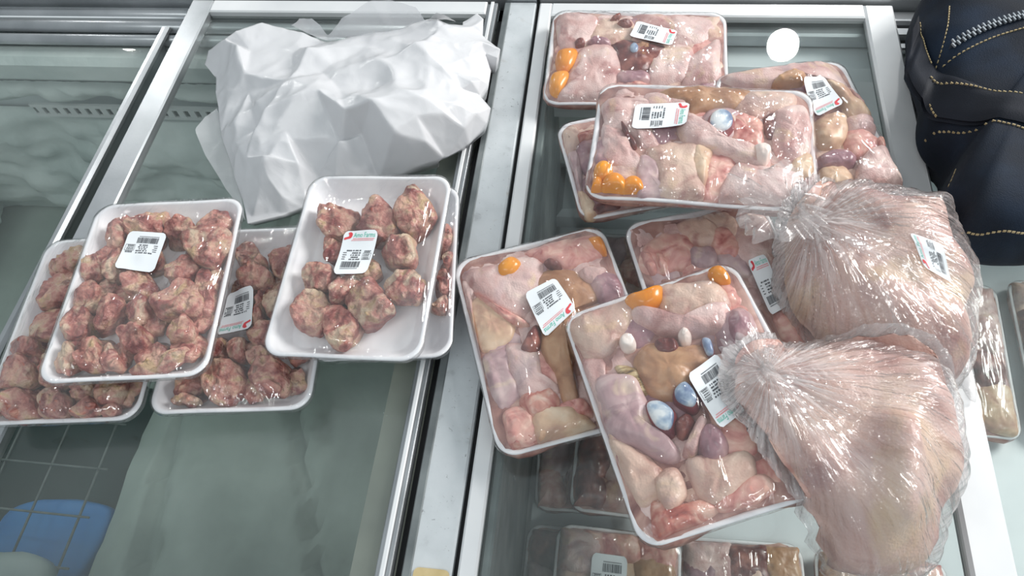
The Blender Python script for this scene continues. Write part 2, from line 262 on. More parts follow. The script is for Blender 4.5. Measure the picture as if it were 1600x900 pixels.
DATA = {"packs":{"A":{"o":[-0.4789,0.3505,0.0517],
"r":[-0.0432,0.0419,0.1542],
"w":0.1658,"h":0.2236,"pc":[["bone",320,[[-476,784],[-214,934],[-41,837],[-47,649],[-342,649]]],["bone",300,[[-5,750],[96,891],[312,811],[347,642],[91,619]]],["bone",360,[[266,484],[272,689],[521,754],[757,633],[779,368],[671,141],[463,233]]],["bone",320,[[-558,302],[-432,493],[-334,366],[-337,132],[-445,63]]],["bone",300,[[-295,91],[-57,152],[94,-85],[-140,-144]]],["bone",300,[[150,215],[341,359],[512,152],[353,10],[185,59]]],["bone",350,[[106,-269],[251,-95],[408,44],[643,-195],[656,-412],[456,-470],[242,-456]]],["bone",330,[[-425,-235],[-293,-152],[-174,-251],[-241,-461],[-396,-556]]],["bone",320,[[-149,-289],[-14,-152],[124,-342],[75,-516],[-87,-471]]],["bone",330,[[-142,-606],[-47,-508],[153,-590],[173,-795],[-37,-782]]],["bone",330,[[327,-566],[449,-434],[586,-513],[629,-722],[427,-743]]],["bone",330,[[-528,-819],[-432,-640],[-296,-699],[-221,-969],[-459,-955]]],["bone",300,[[-221,-969],[-236,-703],[-127,-777],[-44,-980]]],["bone",300,[[53,-1018],[312,-887],[621,-822],[560,-951],[242,-1068]]],["bone",300,[[-779,-460],[-697,-254],[-519,-337],[-508,-583],[-712,-605]]],["bone",280,[[-722,-896],[-645,-666],[-528,-808],[-557,-1004]]],["bone",280,[[-779,-88],[-664,130],[-491,-33],[-513,-289],[-712,-240]]],["bone",280,[[-358,543],[-107,587],[87,312],[-145,211],[-327,301]]],["bone",280,[[492,53],[636,119],[741,-261],[690,-472],[569,-250]]],["bone",270,[[-633,819],[-475,850],[-431,556],[-586,526]]],["bone",260,[[-779,350],[-671,459],[-559,175],[-732,110]]]],
"lab":[[0.0068,0.0083],[-0.0345,0.0144],[-0.0317,0.0644],[0.0118,0.0578]]},"B":{"o":[-0.5563,0.3204,0.0119],
"r":[-0.0076,-0.0049,0.1239],
"w":0.1691,"h":0.2281,"pc":[["bone",320,[[-731,859],[-404,1015],[-232,805],[-548,684]]],["bone",310,[[-694,593],[-452,718],[-236,369],[-566,216],[-698,300]]],["bone",300,[[-673,128],[-327,221],[-194,-84],[-533,-174]]],["bone",330,[[-795,-512],[-707,-343],[-467,-460],[-415,-701],[-720,-754]]],["bone",300,[[-421,-497],[-268,-366],[-10,-653],[-227,-777]]],["bone",340,[[-637,-889],[-522,-763],[-279,-906],[-254,-1068],[-531,-1088]]],["bone",340,[[-267,-939],[-162,-780],[65,-889],[65,-1081],[-158,-1072]]],["bone",330,[[139,-1021],[253,-881],[463,-1003],[367,-1090],[170,-1090]]],["bone",340,[[324,-802],[391,-706],[642,-751],[618,-946],[437,-970]]],["bone",300,[[-795,-744],[-779,-684],[-628,-955],[-782,-1013]]],["bone",300,[[-795,-196],[-580,-135],[-470,-355],[-707,-343]]],["bone",290,[[4,-717],[221,-694],[305,-863],[122,-887]]],["bone",280,[[439,-962],[613,-970],[619,-1090],[471,-1090]]]],
"lab":None},"C":{"o":[-0.384,0.3488,0.0039],
"r":[-0.0187,-0.0158,0.1124],
"w":0.1693,"h":0.2284,"pc":[["bone",340,[[-234,498],[-93,650],[184,473],[111,320],[-164,336]]],["bone",320,[[102,720],[291,831],[425,658],[397,421],[218,471]]],["bone",300,[[-252,742],[-12,768],[48,642],[-190,616]]],["bone",310,[[100,205],[323,269],[442,73],[253,-66]]],["bone",330,[[-143,-371],[6,-307],[66,-590],[-71,-550]]],["bone",350,[[-329,-810],[-225,-577],[49,-658],[131,-895],[-21,-1052],[-186,-1013]]],["bone",350,[[184,-698],[310,-532],[559,-680],[576,-946],[364,-970],[219,-866]]],["bone",270,[[-649,-982],[-507,-922],[-330,-994],[-441,-1055]]],["bone",320,[[24,-236],[193,-99],[406,-183],[380,-396],[152,-385]]],["bone",300,[[32,209],[84,283],[160,-98],[75,-166]]],["bone",300,[[-407,-358],[-225,-296],[-144,-512],[-290,-574]]],["bone",300,[[432,36],[559,66],[550,-263],[419,-256]]],["bone",300,[[77,-487],[225,-424],[342,-534],[177,-663]]]],
"lab":[[0.0106,-0.0238],[-0.0281,-0.0295],[-0.0302,0.0264],[0.0017,0.0303]]},"D":{"o":[-0.2551,0.3948,0.0506],
"r":[0.0324,-0.0562,0.0083],
"w":0.1629,"h":0.2197,"pc":[["bone",300,[[-629,678],[-473,709],[-221,662],[-151,464],[-269,284],[-524,356]]],["bone",320,[[-125,464],[-10,802],[205,647],[303,406],[145,287],[-116,359]]],["bone",340,[[237,616],[405,919],[720,587],[497,319],[323,436]]],["bone",260,[[-468,279],[-303,251],[-237,76],[-408,30]]],["bone",340,[[205,114],[273,288],[474,305],[565,147],[562,-50],[333,-26]]],["bone",300,[[-640,-126],[-506,-39],[-316,-78],[-285,-315],[-532,-347]]],["bone",310,[[-273,-314],[-185,-202],[22,-226],[21,-335],[-142,-501],[-216,-503]]],["bone",310,[[301,-248],[418,-80],[649,-132],[671,-401],[541,-483],[357,-408]]],["bone",280,[[-627,-556],[-536,-364],[-302,-386],[-183,-571],[-293,-835],[-541,-739]]],["bone",350,[[-79,-446],[150,-237],[333,-409],[464,-590],[239,-789],[130,-729]]],["bone",320,[[-289,-716],[-235,-530],[-1,-576],[141,-780],[71,-1009],[-137,-941]]],["bone",250,[[590,-428],[670,-184],[727,-264],[691,-452]]],["bone",260,[[-237,76],[72,80],[238,-115],[85,-229],[-160,-150]]]],
"lab":[[-0.023,0.0329],[0.0146,0.0332],[0.0129,-0.0208],[-0.0236,-0.0207]]},"E":{"o":[-0.2391,0.4111,0.0118],
"r":[-0.0047,-0.0045,0.1183],
"w":0.1465,"h":0.2197,"pc":[["bone",300,[[518,377],[589,532],[682,493],[667,273],[553,218]]],["bone",310,[[504,-518],[633,-383],[677,-471],[619,-594]]],["bone",310,[[557,-116],[643,-62],[682,-300],[582,-351]]],["bone",300,[[609,122],[682,179],[682,-5],[616,-30]]],["bone",260,[[-154,-1049],[14,-1049],[20,-1049],[-124,-1049]]]],
"lab":None},"F":{"o":[0.0178,0.7562,0.0039],
"r":[0.0207,0.0099,0.001],
"w":0.2283,"h":0.1693,"pc":[["skin",300,[[-1038,704],[-635,737],[-524,482],[-629,116],[-745,-20],[-975,107]]],["beige",290,[[-591,538],[-279,686],[-53,598],[-75,322],[-287,137],[-510,220],[-635,217]]],["skin",290,[[-57,738],[450,749],[888,712],[1008,531],[851,302],[545,161],[330,199],[-49,460]]],["skin",310,[[330,144],[635,153],[694,-106],[574,-404],[220,-541],[155,-293]]],["skin",320,[[694,-63],[1001,295],[1022,-95],[985,-431],[632,-526],[603,-362]]],["skin",340,[[-659,93],[-380,124],[-216,-69],[-218,-390],[-312,-643],[-513,-793],[-930,-796],[-886,-623],[-789,-282]]],["yolk",320,[[-1013,-6],[-797,45],[-770,-108],[-848,-327],[-990,-289]]],["yolk",320,[[-1056,-419],[-876,-362],[-835,-496],[-938,-728],[-1049,-670]]],["dark",310,[[-370,579],[-295,674],[-222,694],[-259,581]]],["dark",330,[[-257,535],[-99,552],[-112,446],[-206,435]]],["dark",310,[[-791,179],[-697,195],[-690,92],[-783,67]]],["purple",320,[[-605,229],[-385,235],[-380,124],[-598,117]]],["dark",290,[[-320,181],[-72,233],[331,111],[303,-64],[126,-284],[-24,-331],[-212,-167]]],["liver",320,[[-8,134],[145,161],[156,-58],[29,-83]]],["giz",320,[[19,34],[9,-23],[-20,-59],[-58,-60],[-90,-26],[-103,30],[-94,87],[-64,123],[-26,124],[6,90]]],["purple",300,[[-234,-370],[126,-336],[145,-502],[-197,-535]]],["pink",280,[[-317,-520],[132,-503],[224,-644],[-307,-745]]]],
"lab":[[0.0503,0.036],[0.0428,0.0078],[-0.0112,0.0231],[-0.0015,0.0515]]},"G":{"o":[0.0887,0.5535,0.068],
"r":[-0.0392,-0.0202,-0.0489],
"w":0.2308,"h":0.1711,"pc":[["skin",300,[[-1085,492],[-946,598],[-678,595],[-561,448],[-511,79],[-449,-96],[-624,-144],[-711,-7],[-852,129],[-982,120],[-1079,300]]],["skin",290,[[-1035,126],[-878,137],[-788,-3],[-694,-210],[-614,-274],[-626,-446],[-800,-460],[-960,-369],[-1032,-164]]],["dark",290,[[-885,211],[-826,141],[-745,-54],[-689,-121],[-711,-158],[-796,-58]]],["yolk",270,[[-969,-707],[-977,-766],[-1010,-804],[-1056,-806],[-1097,-776],[-1104,-719],[-1104,-660],[-1076,-621],[-1030,-617],[-989,-650]]],["yolk",300,[[-895,-521],[-906,-597],[-948,-646],[-1007,-651],[-1058,-609],[-1085,-536],[-1075,-459],[-1032,-408],[-972,-403],[-920,-447]]],["yolk",300,[[-554,-731],[-569,-806],[-620,-806],[-688,-806],[-748,-806],[-777,-750],[-763,-660],[-712,-601],[-642,-595],[-582,-645]]],["yolk",320,[[-735,-730],[-750,-806],[-805,-806],[-880,-806],[-947,-806],[-980,-751],[-966,-652],[-910,-587],[-833,-581],[-766,-636]]],["skin",280,[[-652,619],[-444,710],[-123,651],[-89,424],[-318,334],[-528,358]]],["mauve",290,[[-614,-274],[-428,-430],[-408,-759],[-258,-806],[-447,-806],[-595,-806]]],["beige",320,[[-558,-174],[-299,-78],[-50,-59],[-14,-237],[35,-403],[33,-762],[-116,-806],[-306,-806],[-415,-736],[-398,-538],[-523,-328]]],["fat",330,[[-61,-102],[77,-162],[64,-401],[-1,-669],[-75,-412]]],["mauve",280,[[15,393],[243,521],[396,381],[372,90],[200,7],[47,139]]],["liver",320,[[-497,684],[-130,765],[418,786],[546,651],[342,536],[36,467],[-116,393],[-224,507],[-385,574]]],["beige",300,[[418,739],[927,750],[959,582],[744,439],[543,334],[342,506]]],["pink",280,[[346,415],[547,391],[655,110],[543,-80],[373,-23],[298,120]]],["dark",280,[[621,323],[735,441],[793,263],[765,118],[667,76]]],["skin",340,[[782,459],[947,581],[1090,443],[1081,-18],[990,-228],[871,-271],[757,-76],[726,166]]],["pink",270,[[32,-205],[253,-188],[351,-317],[235,-623],[167,-806],[50,-806],[42,-541]]],["giz",340,[[321,217],[296,109],[230,40],[148,34],[79,94],[51,198],[74,307],[141,379],[226,384],[295,322]]],["skin",360,[[-255,317],[-114,345],[43,208],[197,4],[419,-102],[612,-115],[671,-219],[633,-356],[514,-339],[298,-265],[101,-153],[-98,-105],[-229,27]]],["cart",380,[[528,-145],[624,-103],[683,-218],[633,-356],[550,-296]]],["skin",330,[[210,-806],[254,-583],[371,-343],[609,-358],[867,-403],[978,-523],[972,-682],[830,-806],[534,-806],[304,-806]]],["fat",300,[[869,-337],[992,-161],[1092,-153],[1104,-416],[1014,-504],[913,-416]]],["pink",290,[[981,-514],[1100,-424],[1104,-786],[946,-806]]]],
"lab":[[-0.0152,0.0453],[-0.0179,0.009],[-0.0745,0.0021],[-0.0732,0.0416]]},"H":{"o":[0.0242,0.5841,0.0059],
"r":[-0.0017,-0.0003,0.2841],
"w":0.1662,"h":0.1484,"pc":[["beige",300,[[-781,564],[-629,602],[-610,429],[-705,251],[-781,230]]],["red",310,[[-586,449],[-387,489],[-323,434],[-424,409],[-605,365]]],["purple",300,[[-636,309],[-423,332],[-445,-83],[-640,-132],[-677,120]]],["mauve",290,[[-781,224],[-690,232],[-713,-129],[-747,-449],[-781,-384],[-781,-95]]],["fat",290,[[-780,-349],[-689,-508],[-670,-692],[-781,-692]]],["dark",290,[[-602,-597],[-426,-684],[-336,-692],[-523,-692],[-680,-692]]],["skin",290,[[-337,-682],[-148,-692],[-43,-692],[-357,-692]]]],
"lab":None},"I":{"o":[0.2134,0.6305,0.0094],
"r":[-0.0261,0.0035,0.2133],
"w":0.1594,"h":0.215,"pc":[["skin",340,[[-747,966],[-538,993],[-198,1025],[555,1000],[683,759],[660,568],[418,704],[117,731],[-193,729],[-576,847]]],["fat",360,[[448,668],[593,611],[747,215],[747,-13],[602,47],[525,287],[503,465]]],["skin",340,[[646,526],[747,269],[747,-48],[747,-64],[675,259]]],["liver",400,[[-169,740],[49,850],[213,773],[167,691],[37,671]]],["fat",360,[[139,20],[308,114],[453,46],[420,-140],[279,-329],[70,-319]]],["skin",360,[[464,-11],[694,30],[747,-126],[713,-192],[485,-179]]],["purple",340,[[14,-492],[237,-453],[374,-554],[280,-665],[-14,-640]]],["pink",330,[[403,-191],[613,-201],[713,-353],[561,-509],[373,-502]]],["red",340,[[704,-404],[747,-350],[747,-453],[709,-522]]],["fat",340,[[-47,-685],[165,-671],[258,-837],[113,-935],[-108,-874]]],["skin",400,[[269,-912],[500,-576],[686,-479],[747,-655],[747,-975],[688,-1025],[420,-1010]]]],
"lab":[[0.048,0.0182],[0.0148,0.0074],[0.0156,0.0678],[0.0416,0.0674]]},"J":{"o":[-0.0522,0.3455,0.0118],
"r":[0.0005,-0.012,0.3531],
"w":0.1682,"h":0.2268,"pc":[["skin",310,[[-753,938],[-378,935],[-59,951],[88,791],[15,519],[-167,289],[-303,226],[-497,424],[-659,651]]],["pink",290,[[-49,993],[341,1026],[713,988],[774,775],[559,690],[339,683],[98,833]]],["fat",280,[[-782,521],[-609,612],[-419,377],[-374,190],[-476,17],[-691,-20],[-791,146],[-791,356]]],["mauve",280,[[-732,-73],[-498,-76],[-529,-326],[-507,-582],[-693,-651],[-746,-390]]],["skin",270,[[-791,831],[-688,679],[-754,518],[-774,10],[-773,-251],[-791,-167],[-791,305]]],["liver",340,[[60,688],[356,634],[513,332],[528,185],[260,92],[201,-160],[57,-505],[48,-779],[-98,-798],[-102,-459],[-161,-250],[-166,-52],[-48,395]]],["purple",320,[[515,439],[760,437],[770,183],[556,177]]],["skin",330,[[432,574],[668,538],[665,429],[538,414]]],["pink",320,[[-688,660],[-617,566],[-255,178],[-299,122],[-463,309]]],["skin",320,[[-449,-2],[-234,-196],[-262,-413],[-134,-574],[-218,-673],[-454,-606],[-517,-402],[-528,-208]]],["dark",340,[[-224,66],[-151,61],[-177,-115],[-276,-191],[-367,-125]]],["yolk",340,[[-371,895],[-214,961],[-134,841],[-241,725],[-385,769]]],["yolk",320,[[636,946],[772,923],[767,732],[657,805]]],["dark",330,[[107,804],[199,795],[266,699],[180,670]]],["red",320,[[-488,-626],[-334,-579],[-210,-645],[-189,-772],[-374,-838],[-497,-774]]],["pink",300,[[-654,-730],[-457,-726],[-433,-851],[-483,-1040],[-649,-1051],[-707,-892]]],["fat",330,[[-440,-879],[-308,-798],[-75,-864],[80,-996],[81,-1083],[-44,-1084],[-319,-1084],[-432,-1055]]],["pink",300,[[-171,-807],[52,-810],[88,-969],[-109,-884]]],["red",280,[[-687,-918],[-487,-945],[-464,-1067],[-608,-1084],[-688,-1033]]]],
"lab":[[0.026,0.011],[-0.0124,-0.012],[-0.0194,0.0445],[0.0158,0.0529]]},"K":{"o":[0.0799,0.2687,0.0623],
"r":[-0.0875,-0.1354,0.3703],
"w":0.1727,"h":0.2329,"pc":[["beige",300,[[-773,1053],[-418,1092],[-142,1115],[-179,903],[-376,760],[-537,608],[-725,596],[-813,724]]],["skin",280,[[-790,633],[-638,532],[-785,183],[-770,-201],[-705,-508],[-738,-700],[-794,-477],[-813,44]]],["beige",330,[[103,1061],[329,1059],[585,951],[646,743],[567,642],[366,681],[186,688],[48,810]]],["mauve",310,[[459,556],[690,592],[747,397],[682,94],[564,60],[417,116],[400,326]]],["purple",340,[[590,568],[720,536],[670,302],[520,278]]],["liver",340,[[-293,471],[-126,532],[34,386],[233,350],[251,220],[89,162],[-39,14],[-168,-54],[-307,36],[-362,173],[-375,338]]],["olive",300,[[-554,447],[-369,356],[-337,125],[-442,47],[-518,232]]],["dark",340,[[-126,532],[38,489],[5,356],[-142,392]]],["beige",300,[[-813,-188],[-632,-401],[-499,-585],[-536,-774],[-722,-843],[-785,-557]]],["beige",330,[[-245,-604],[23,-661],[203,-690],[207,-825],[23,-959],[-177,-989],[-281,-858]]],["pink",280,[[166,183],[360,230],[524,46],[424,-335],[262,-702],[54,-664],[54,-347]]],["red",300,[[-640,-838],[-500,-932],[-287,-953],[-194,-1031],[-535,-1108],[-704,-1101],[-706,-976]]],["pink",300,[[-177,-989],[29,-945],[236,-901],[259,-1022],[-79,-1053]]],["skin",360,[[-205,936],[-97,923],[34,771],[179,669],[366,681],[583,680],[536,482],[353,470],[66,563],[-139,700],[-239,837]]],["yolk",350,[[-216,1115],[-73,1115],[118,1101],[66,938],[-106,896],[-224,989]]],["yolk",330,[[602,1084],[714,1084],[751,950],[695,904],[609,964]]],["cart",340,[[-305,603],[-331,565],[-370,552],[-408,566],[-430,604],[-428,651],[-402,689],[-362,703],[-324,688],[-302,649]]],["cart",360,[[183,474],[156,435],[119,419],[87,432],[70,469],[77,516],[104,555],[141,572],[173,559],[189,521]]],["mauve",360,[[-729,351],[-578,375],[-443,243],[-423,2],[-448,-214],[-332,-399],[-335,-538],[-477,-524],[-610,-338],[-779,-133],[-813,109]]],["giz",340,[[-429,-34],[-298,-36],[-212,-188],[-304,-345],[-417,-269]]],["giz",340,[[-148,16],[-23,54],[18,-122],[-59,-213],[-171,-109]]],["dark",340,[[-254,-283],[-134,-216],[-99,-331],[-228,-407]]],["purple",340,[[-130,-435],[12,-370],[91,-512],[23,-661],[-117,-648]]],["skin",350,[[-247,-482],[-60,-301],[-17,-375],[-158,-565],[-228,-558]]],["beige",350,[[-533,-675],[-395,-655],[-388,-823],[-505,-946],[-579,-890]]],["giz",310,[[255,404],[331,374],[304,220],[236,226]]]],
"lab":[[0.0347,-0.0354],[0.0073,-0.0474],[0.0,0.0082],[0.0326,0.0206]]},"L":{"o":[0.1145,0.4064,0.0101],
"r":[0.0002,-0.0004,0.2896],
"w":0.156,"h":0.2063,"pc":[["pink",290,[[-715,547],[-570,711],[-337,807],[-132,658],[-213,381],[-440,291],[-667,343]]],["beige",300,[[-196,869],[67,909],[177,728],[81,550],[-135,651]]],["pink",310,[[124,690],[254,710],[308,497],[212,324],[90,450]]],["mauve",290,[[-173,518],[31,520],[79,410],[-1,284],[-189,328]]],["pink",310,[[-667,578],[-626,578],[-601,369],[-644,355]]],["pink",310,[[-545,574],[-493,572],[-496,354],[-547,342]]],["skin",320,[[256,460],[532,797],[730,733],[730,373],[730,3],[603,-365],[462,-109],[331,201]]],["pink",300,[[396,-406],[659,-422],[730,-698],[600,-875],[422,-753]]],["mauve",290,[[124,424],[327,304],[328,67],[97,214]]],["skin",290,[[616,-229],[730,-351],[730,-569],[627,-409]]]],
"lab":[[0.0314,0.022],[0.0504,0.0241],[0.0532,-0.0373],[0.0337,-0.0425]]}},"bagN":[[0.1049,0.2903],[0.1125,0.3054],[0.1331,0.3164],[0.1572,0.3237],[0.1929,0.3291],[0.2304,0.3319],[0.2617,0.3249],[0.2827,0.3147],[0.2944,0.2976],[0.2976,0.2804],[0.2923,0.2441],[0.2853,0.2117],[0.2763,0.1765],[0.2658,0.1488],[0.251,0.1355],[0.2188,0.1292],[0.1912,0.1304],[0.1766,0.146],[0.1619,0.1676],[0.1416,0.1974],[0.1224,0.2304],[0.1099,0.2599]],
"knotN":[[0.1314,0.2715]],
"bagM":[[0.1679,0.4257],[0.1662,0.4551],[0.1811,0.4803],[0.2052,0.5083],[0.2305,0.5192],[0.2734,0.5149],[0.3081,0.5088],[0.3324,0.5069],[0.3346,0.4796],[0.337,0.4418],[0.3336,0.3948],[0.3256,0.358],[0.3116,0.3105],[0.3029,0.2958],[0.277,0.2914],[0.2456,0.3006],[0.2181,0.3153],[0.1945,0.3358],[0.1811,0.3579],[0.1715,0.3785],[0.1663,0.4029]],
"knotM":[[0.1847,0.4396]],
"tailM":[[0.3495,0.4024],[0.3534,0.3809],[0.3521,0.3391],[0.3492,0.3129],[0.3435,0.3161],[0.3382,0.328],[0.3256,0.3171],[0.316,0.3114],[0.3309,0.3477]],
"labM":[[0.272,0.384],[0.2613,0.4163],[0.2883,0.406],[0.2936,0.3722]],
"denim":[[0.3727,0.8447],[0.3528,0.7812],[0.3403,0.7411],[0.3397,0.7265],[0.3464,0.68],[0.3429,0.6487],[0.3432,0.6229],[0.3479,0.5981],[0.3567,0.5822],[0.3581,0.5663],[0.3476,0.5464],[0.3354,0.5157],[0.3374,0.503],[0.341,0.4852],[0.3409,0.4694],[0.3576,0.4662],[0.4024,0.4678],[0.456,0.4863],[0.5152,0.5617],[0.5638,0.6861],[0.5891,0.8301],[0.5554,0.8837],[0.4588,0.8951]],
"strap_t":[[0.344,0.7737],[0.3424,0.7491],[0.3432,0.7204],[0.3488,0.6839],[0.361,0.6556],[0.3846,0.6329],[0.4115,0.6172],[0.4456,0.6022]],
"strap_b":[[0.3275,0.7344],[0.3186,0.6923],[0.3194,0.6633],[0.3292,0.6356],[0.3453,0.6152],[0.3711,0.5918],[0.4028,0.5773],[0.4367,0.5652]],
"zip":[[0.3558,0.6939],[0.3792,0.7034],[0.4042,0.7129],[0.4318,0.7211],[0.4591,0.7275]],
"st1":[[0.3505,0.6804],[0.3771,0.692],[0.4019,0.7015],[0.4291,0.7087],[0.4559,0.7136]],
"st2":[[0.3669,0.7624],[0.3592,0.7286],[0.348,0.6826]],
"st3":[[0.3419,0.7599],[0.341,0.7356],[0.3407,0.7121],[0.3427,0.6893]],
"st4":[[0.3371,0.669],[0.3571,0.6457],[0.3818,0.6296],[0.4087,0.6152],[0.4304,0.6046]],
"st5":[[0.3345,0.6367],[0.3455,0.6121],[0.3683,0.5888],[0.3996,0.5732],[0.4213,0.5656]],
"st6":[[0.3413,0.4715],[0.3582,0.4697],[0.3794,0.4702],[0.4031,0.4709],[0.4416,0.4803]],
"st7":[[0.3503,0.5497],[0.3426,0.5323],[0.3335,0.5115]],
"zip2":[[0.3586,0.7017],[0.381,0.7126],[0.4061,0.7222],[0.4339,0.7304],[0.4613,0.7368]],
"wbag":[[-0.5793,0.7423,0.02],[-0.572,0.7559,0.03],[-0.5393,0.7571,0.045],[-0.5241,0.7672,0.05],[-0.4939,0.7896,0.045],[-0.4514,0.7825,0.04],[-0.4012,0.769,0.035],[-0.35,0.7729,0.04],[-0.297,0.7789,0.045],[-0.2619,0.7947,0.05],[-0.2467,0.7918,0.055],[-0.23,0.7871,0.05],[-0.2151,0.7943,0.045],[-0.2167,0.8045,0.045],[-0.1967,0.8151,0.045],[-0.1869,0.8066,0.04],[-0.1846,0.7778,0.04],[-0.158,0.754,0.035],[-0.1615,0.7419,0.03],[-0.177,0.7444,0.035],[-0.1666,0.7198,0.03],[-0.1666,0.6975,0.03],[-0.1725,0.6685,0.035],[-0.1583,0.654,0.03],[-0.1609,0.633,0.025],[-0.1804,0.6073,0.02],[-0.2086,0.5853,0.015],[-0.2559,0.5626,0.012],[-0.2885,0.5558,0.012],[-0.3381,0.534,0.01],[-0.3659,0.5068,0.008],[-0.3954,0.4901,0.008],[-0.4337,0.4757,0.008],[-0.4464,0.5029,0.012],[-0.4767,0.5554,0.015],[-0.5076,0.6096,0.02],[-0.5294,0.6604,0.02],[-0.5439,0.689,0.02],[-0.5525,0.7144,0.02],[-0.5031,0.725,0.06],[-0.4961,0.7371,0.04],[-0.4824,0.6828,0.055],[-0.4267,0.6052,0.075],[-0.4127,0.6605,0.07],[-0.4336,0.7306,0.045],[-0.403,0.717,0.065],[-0.3798,0.6854,0.055],[-0.361,0.6269,0.085],[-0.3279,0.5698,0.055],[-0.3197,0.5952,0.085],[-0.2853,0.5989,0.095],[-0.2344,0.5958,0.08],[-0.1826,0.6079,0.045],[-0.3289,0.5734,0.045],[-0.2794,0.5604,0.03],[-0.3059,0.5895,0.05],[-0.2589,0.5728,0.07],[-0.2235,0.5785,0.05],[-0.4301,0.6068,0.06],[-0.4121,0.5479,0.05],[-0.4457,0.6,0.045],[-0.4709,0.5822,0.035],[-0.4455,0.5526,0.045],[-0.4131,0.5409,0.06],[-0.3965,0.5804,0.06],[-0.3758,0.5442,0.05],[-0.3608,0.5458,0.02],[-0.3945,0.5153,0.03],[-0.4213,0.5168,0.035],[-0.213,0.6223,0.075],[-0.1818,0.6726,0.06],[-0.2293,0.6326,0.085],[-0.2346,0.6831,0.075],[-0.2033,0.6845,0.06],[-0.1951,0.6628,0.055],[-0.2934,0.6917,0.075],[-0.2819,0.7189,0.06],[-0.3342,0.7419,0.05],[-0.3362,0.6703,0.07],[-0.2736,0.6512,0.075],[-0.249,0.7212,0.08],[-0.2163,0.7352,0.065],[-0.1926,0.7223,0.055],[-0.183,0.7532,0.05],[-0.2381,0.7601,0.065],[-0.3412,0.643,0.07],[-0.4779,0.665,0.045],[-0.5078,0.6582,0.035],[-0.4732,0.6027,0.045],[-0.1715,0.6309,0.05],[-0.2042,0.6079,0.065]],
"wflap":[[-0.5569,0.6265,0.004],[-0.5495,0.649,0.006],[-0.537,0.6668,0.01],[-0.5126,0.6325,0.012],[-0.4844,0.5797,0.012],[-0.4583,0.5266,0.012],[-0.4352,0.4777,0.006],[-0.4647,0.5143,0.005],[-0.4827,0.5318,0.004],[-0.5225,0.5775,0.004]],
"wflap2":[[-0.4644,0.8045,0.03],[-0.4412,0.7933,0.05],[-0.4188,0.7881,0.06],[-0.4084,0.7846,0.05],[-0.3978,0.7743,0.04],[-0.3669,0.7741,0.07],[-0.3322,0.7874,0.085],[-0.3031,0.7839,0.09],[-0.2699,0.7868,0.08],[-0.2427,0.7802,0.075],[-0.2149,0.7773,0.06],[-0.2444,0.7874,0.055],[-0.275,0.782,0.05],[-0.3054,0.7743,0.045],[-0.3349,0.7673,0.045],[-0.3913,0.7611,0.04],[-0.4297,0.7797,0.035]]}

# ------------------------------------------------------------------ the place: floor, two chest freezers, sliding lids
V, F = boxes([(-4, 4, -3, 4, -.94, -.90)]); tag(obj('floor', V, F, M['floor'], None, False), 'grey tiled shop floor under the chest freezers', None, None, 'structure')
V, F = boxes([(-4, 4, 4.0, 4.1, -.9, 2.7)]); tag(obj('wall_back', V, F, M['wallpaint'], None, False), 'pale painted shop wall far behind the freezers', None, None, 'structure')
YB = .87
def freezer(label, x0, x1, zf, floormat):
    r = empty('chest_freezer', ((x0+x1)/2, .45, -.9)); tag(r, label, 'freezer')
    box('outer_shell', (x0, x1, 0, 1.0, -.9, zf-.012), M['whitebar'], r)
    box('liner_bottom', (x0+.03, x1-.03, .04, YB, zf-.012, zf), floormat, r)
    box('liner_front', (x0, x1, 0, .04, zf-.012, -.03), M['liner'], r)
    box('liner_back', (x0, x1, YB, 1.0, zf-.012, -.012), M['liner'], r)
    return r
fl = freezer('long white chest freezer at left holding frost and a wire basket', -1.45, -.1265, -.52, M['frostfloor'])
fr_ = freezer('chest freezer at right packed with trays of chicken under glass', -.1215, 1.05, -.36, M['liner'])
box('liner_side', (-1.45, -1.36, .04, YB, -.52, -.03), M['frost'], fl)
box('liner_side', (-.232, -.1265, .04, YB, -.52, -.035), M['beigeledge'], fl)
box('liner_side', (-.1215, -.098, .04, YB, -.36, -.03), M['darkrail'], fr_)
box('liner_side', (1.02, 1.05, .04, YB, -.36, -.03), M['liner'], fr_)
box('back_rim', (-1.45, -.1265, .893, 1.03, -.012, .014), M['alu'], fl, .004)
box('back_rim', (-.1215, 1.05, .893, 1.03, -.012, .014), M['alu'], fr_, .004)
# left freezer: divider bar, tracks
db = box('divider_bar', (-.1715, -.1265, .0, .893, -.035, .004), M['greybar'], fl, .002)
box('divider_lip', (-.172, -.1635, .0, .89, .0, .0055), M['darkrail'], fl, .001)
box('gap_channel', (-.1815, -.1715, .0, .893, -.035, -.012), M['rubber'], fl)
for y0, y1, z1 in ((.872, .892, -.006), (.846, .868, -.008), (.824, .842, -.014)):
    V, F = [], []
    for i in range(9):
        a = math.pi*i/8; V += [(-1.45, (y0+y1)/2-math.cos(a)*(y1-y0)/2, z1-.012+.012*math.sin(a)), (-.20, (y0+y1)/2-math.cos(a)*(y1-y0)/2, z1-.012+.012*math.sin(a))]
    F = [(2*i, 2*i+1, 2*i+3, 2*i+2) for i in range(8)]+[tuple(range(0, 18, 2)), tuple(range(17, 0, -2))]
    obj('track_rail', V, F, M['alu'], fl, True, True)
box('back_wall_lip', (-1.45, -.232, .80, YB, -.075, -.037), M['frost'], fl, .01)
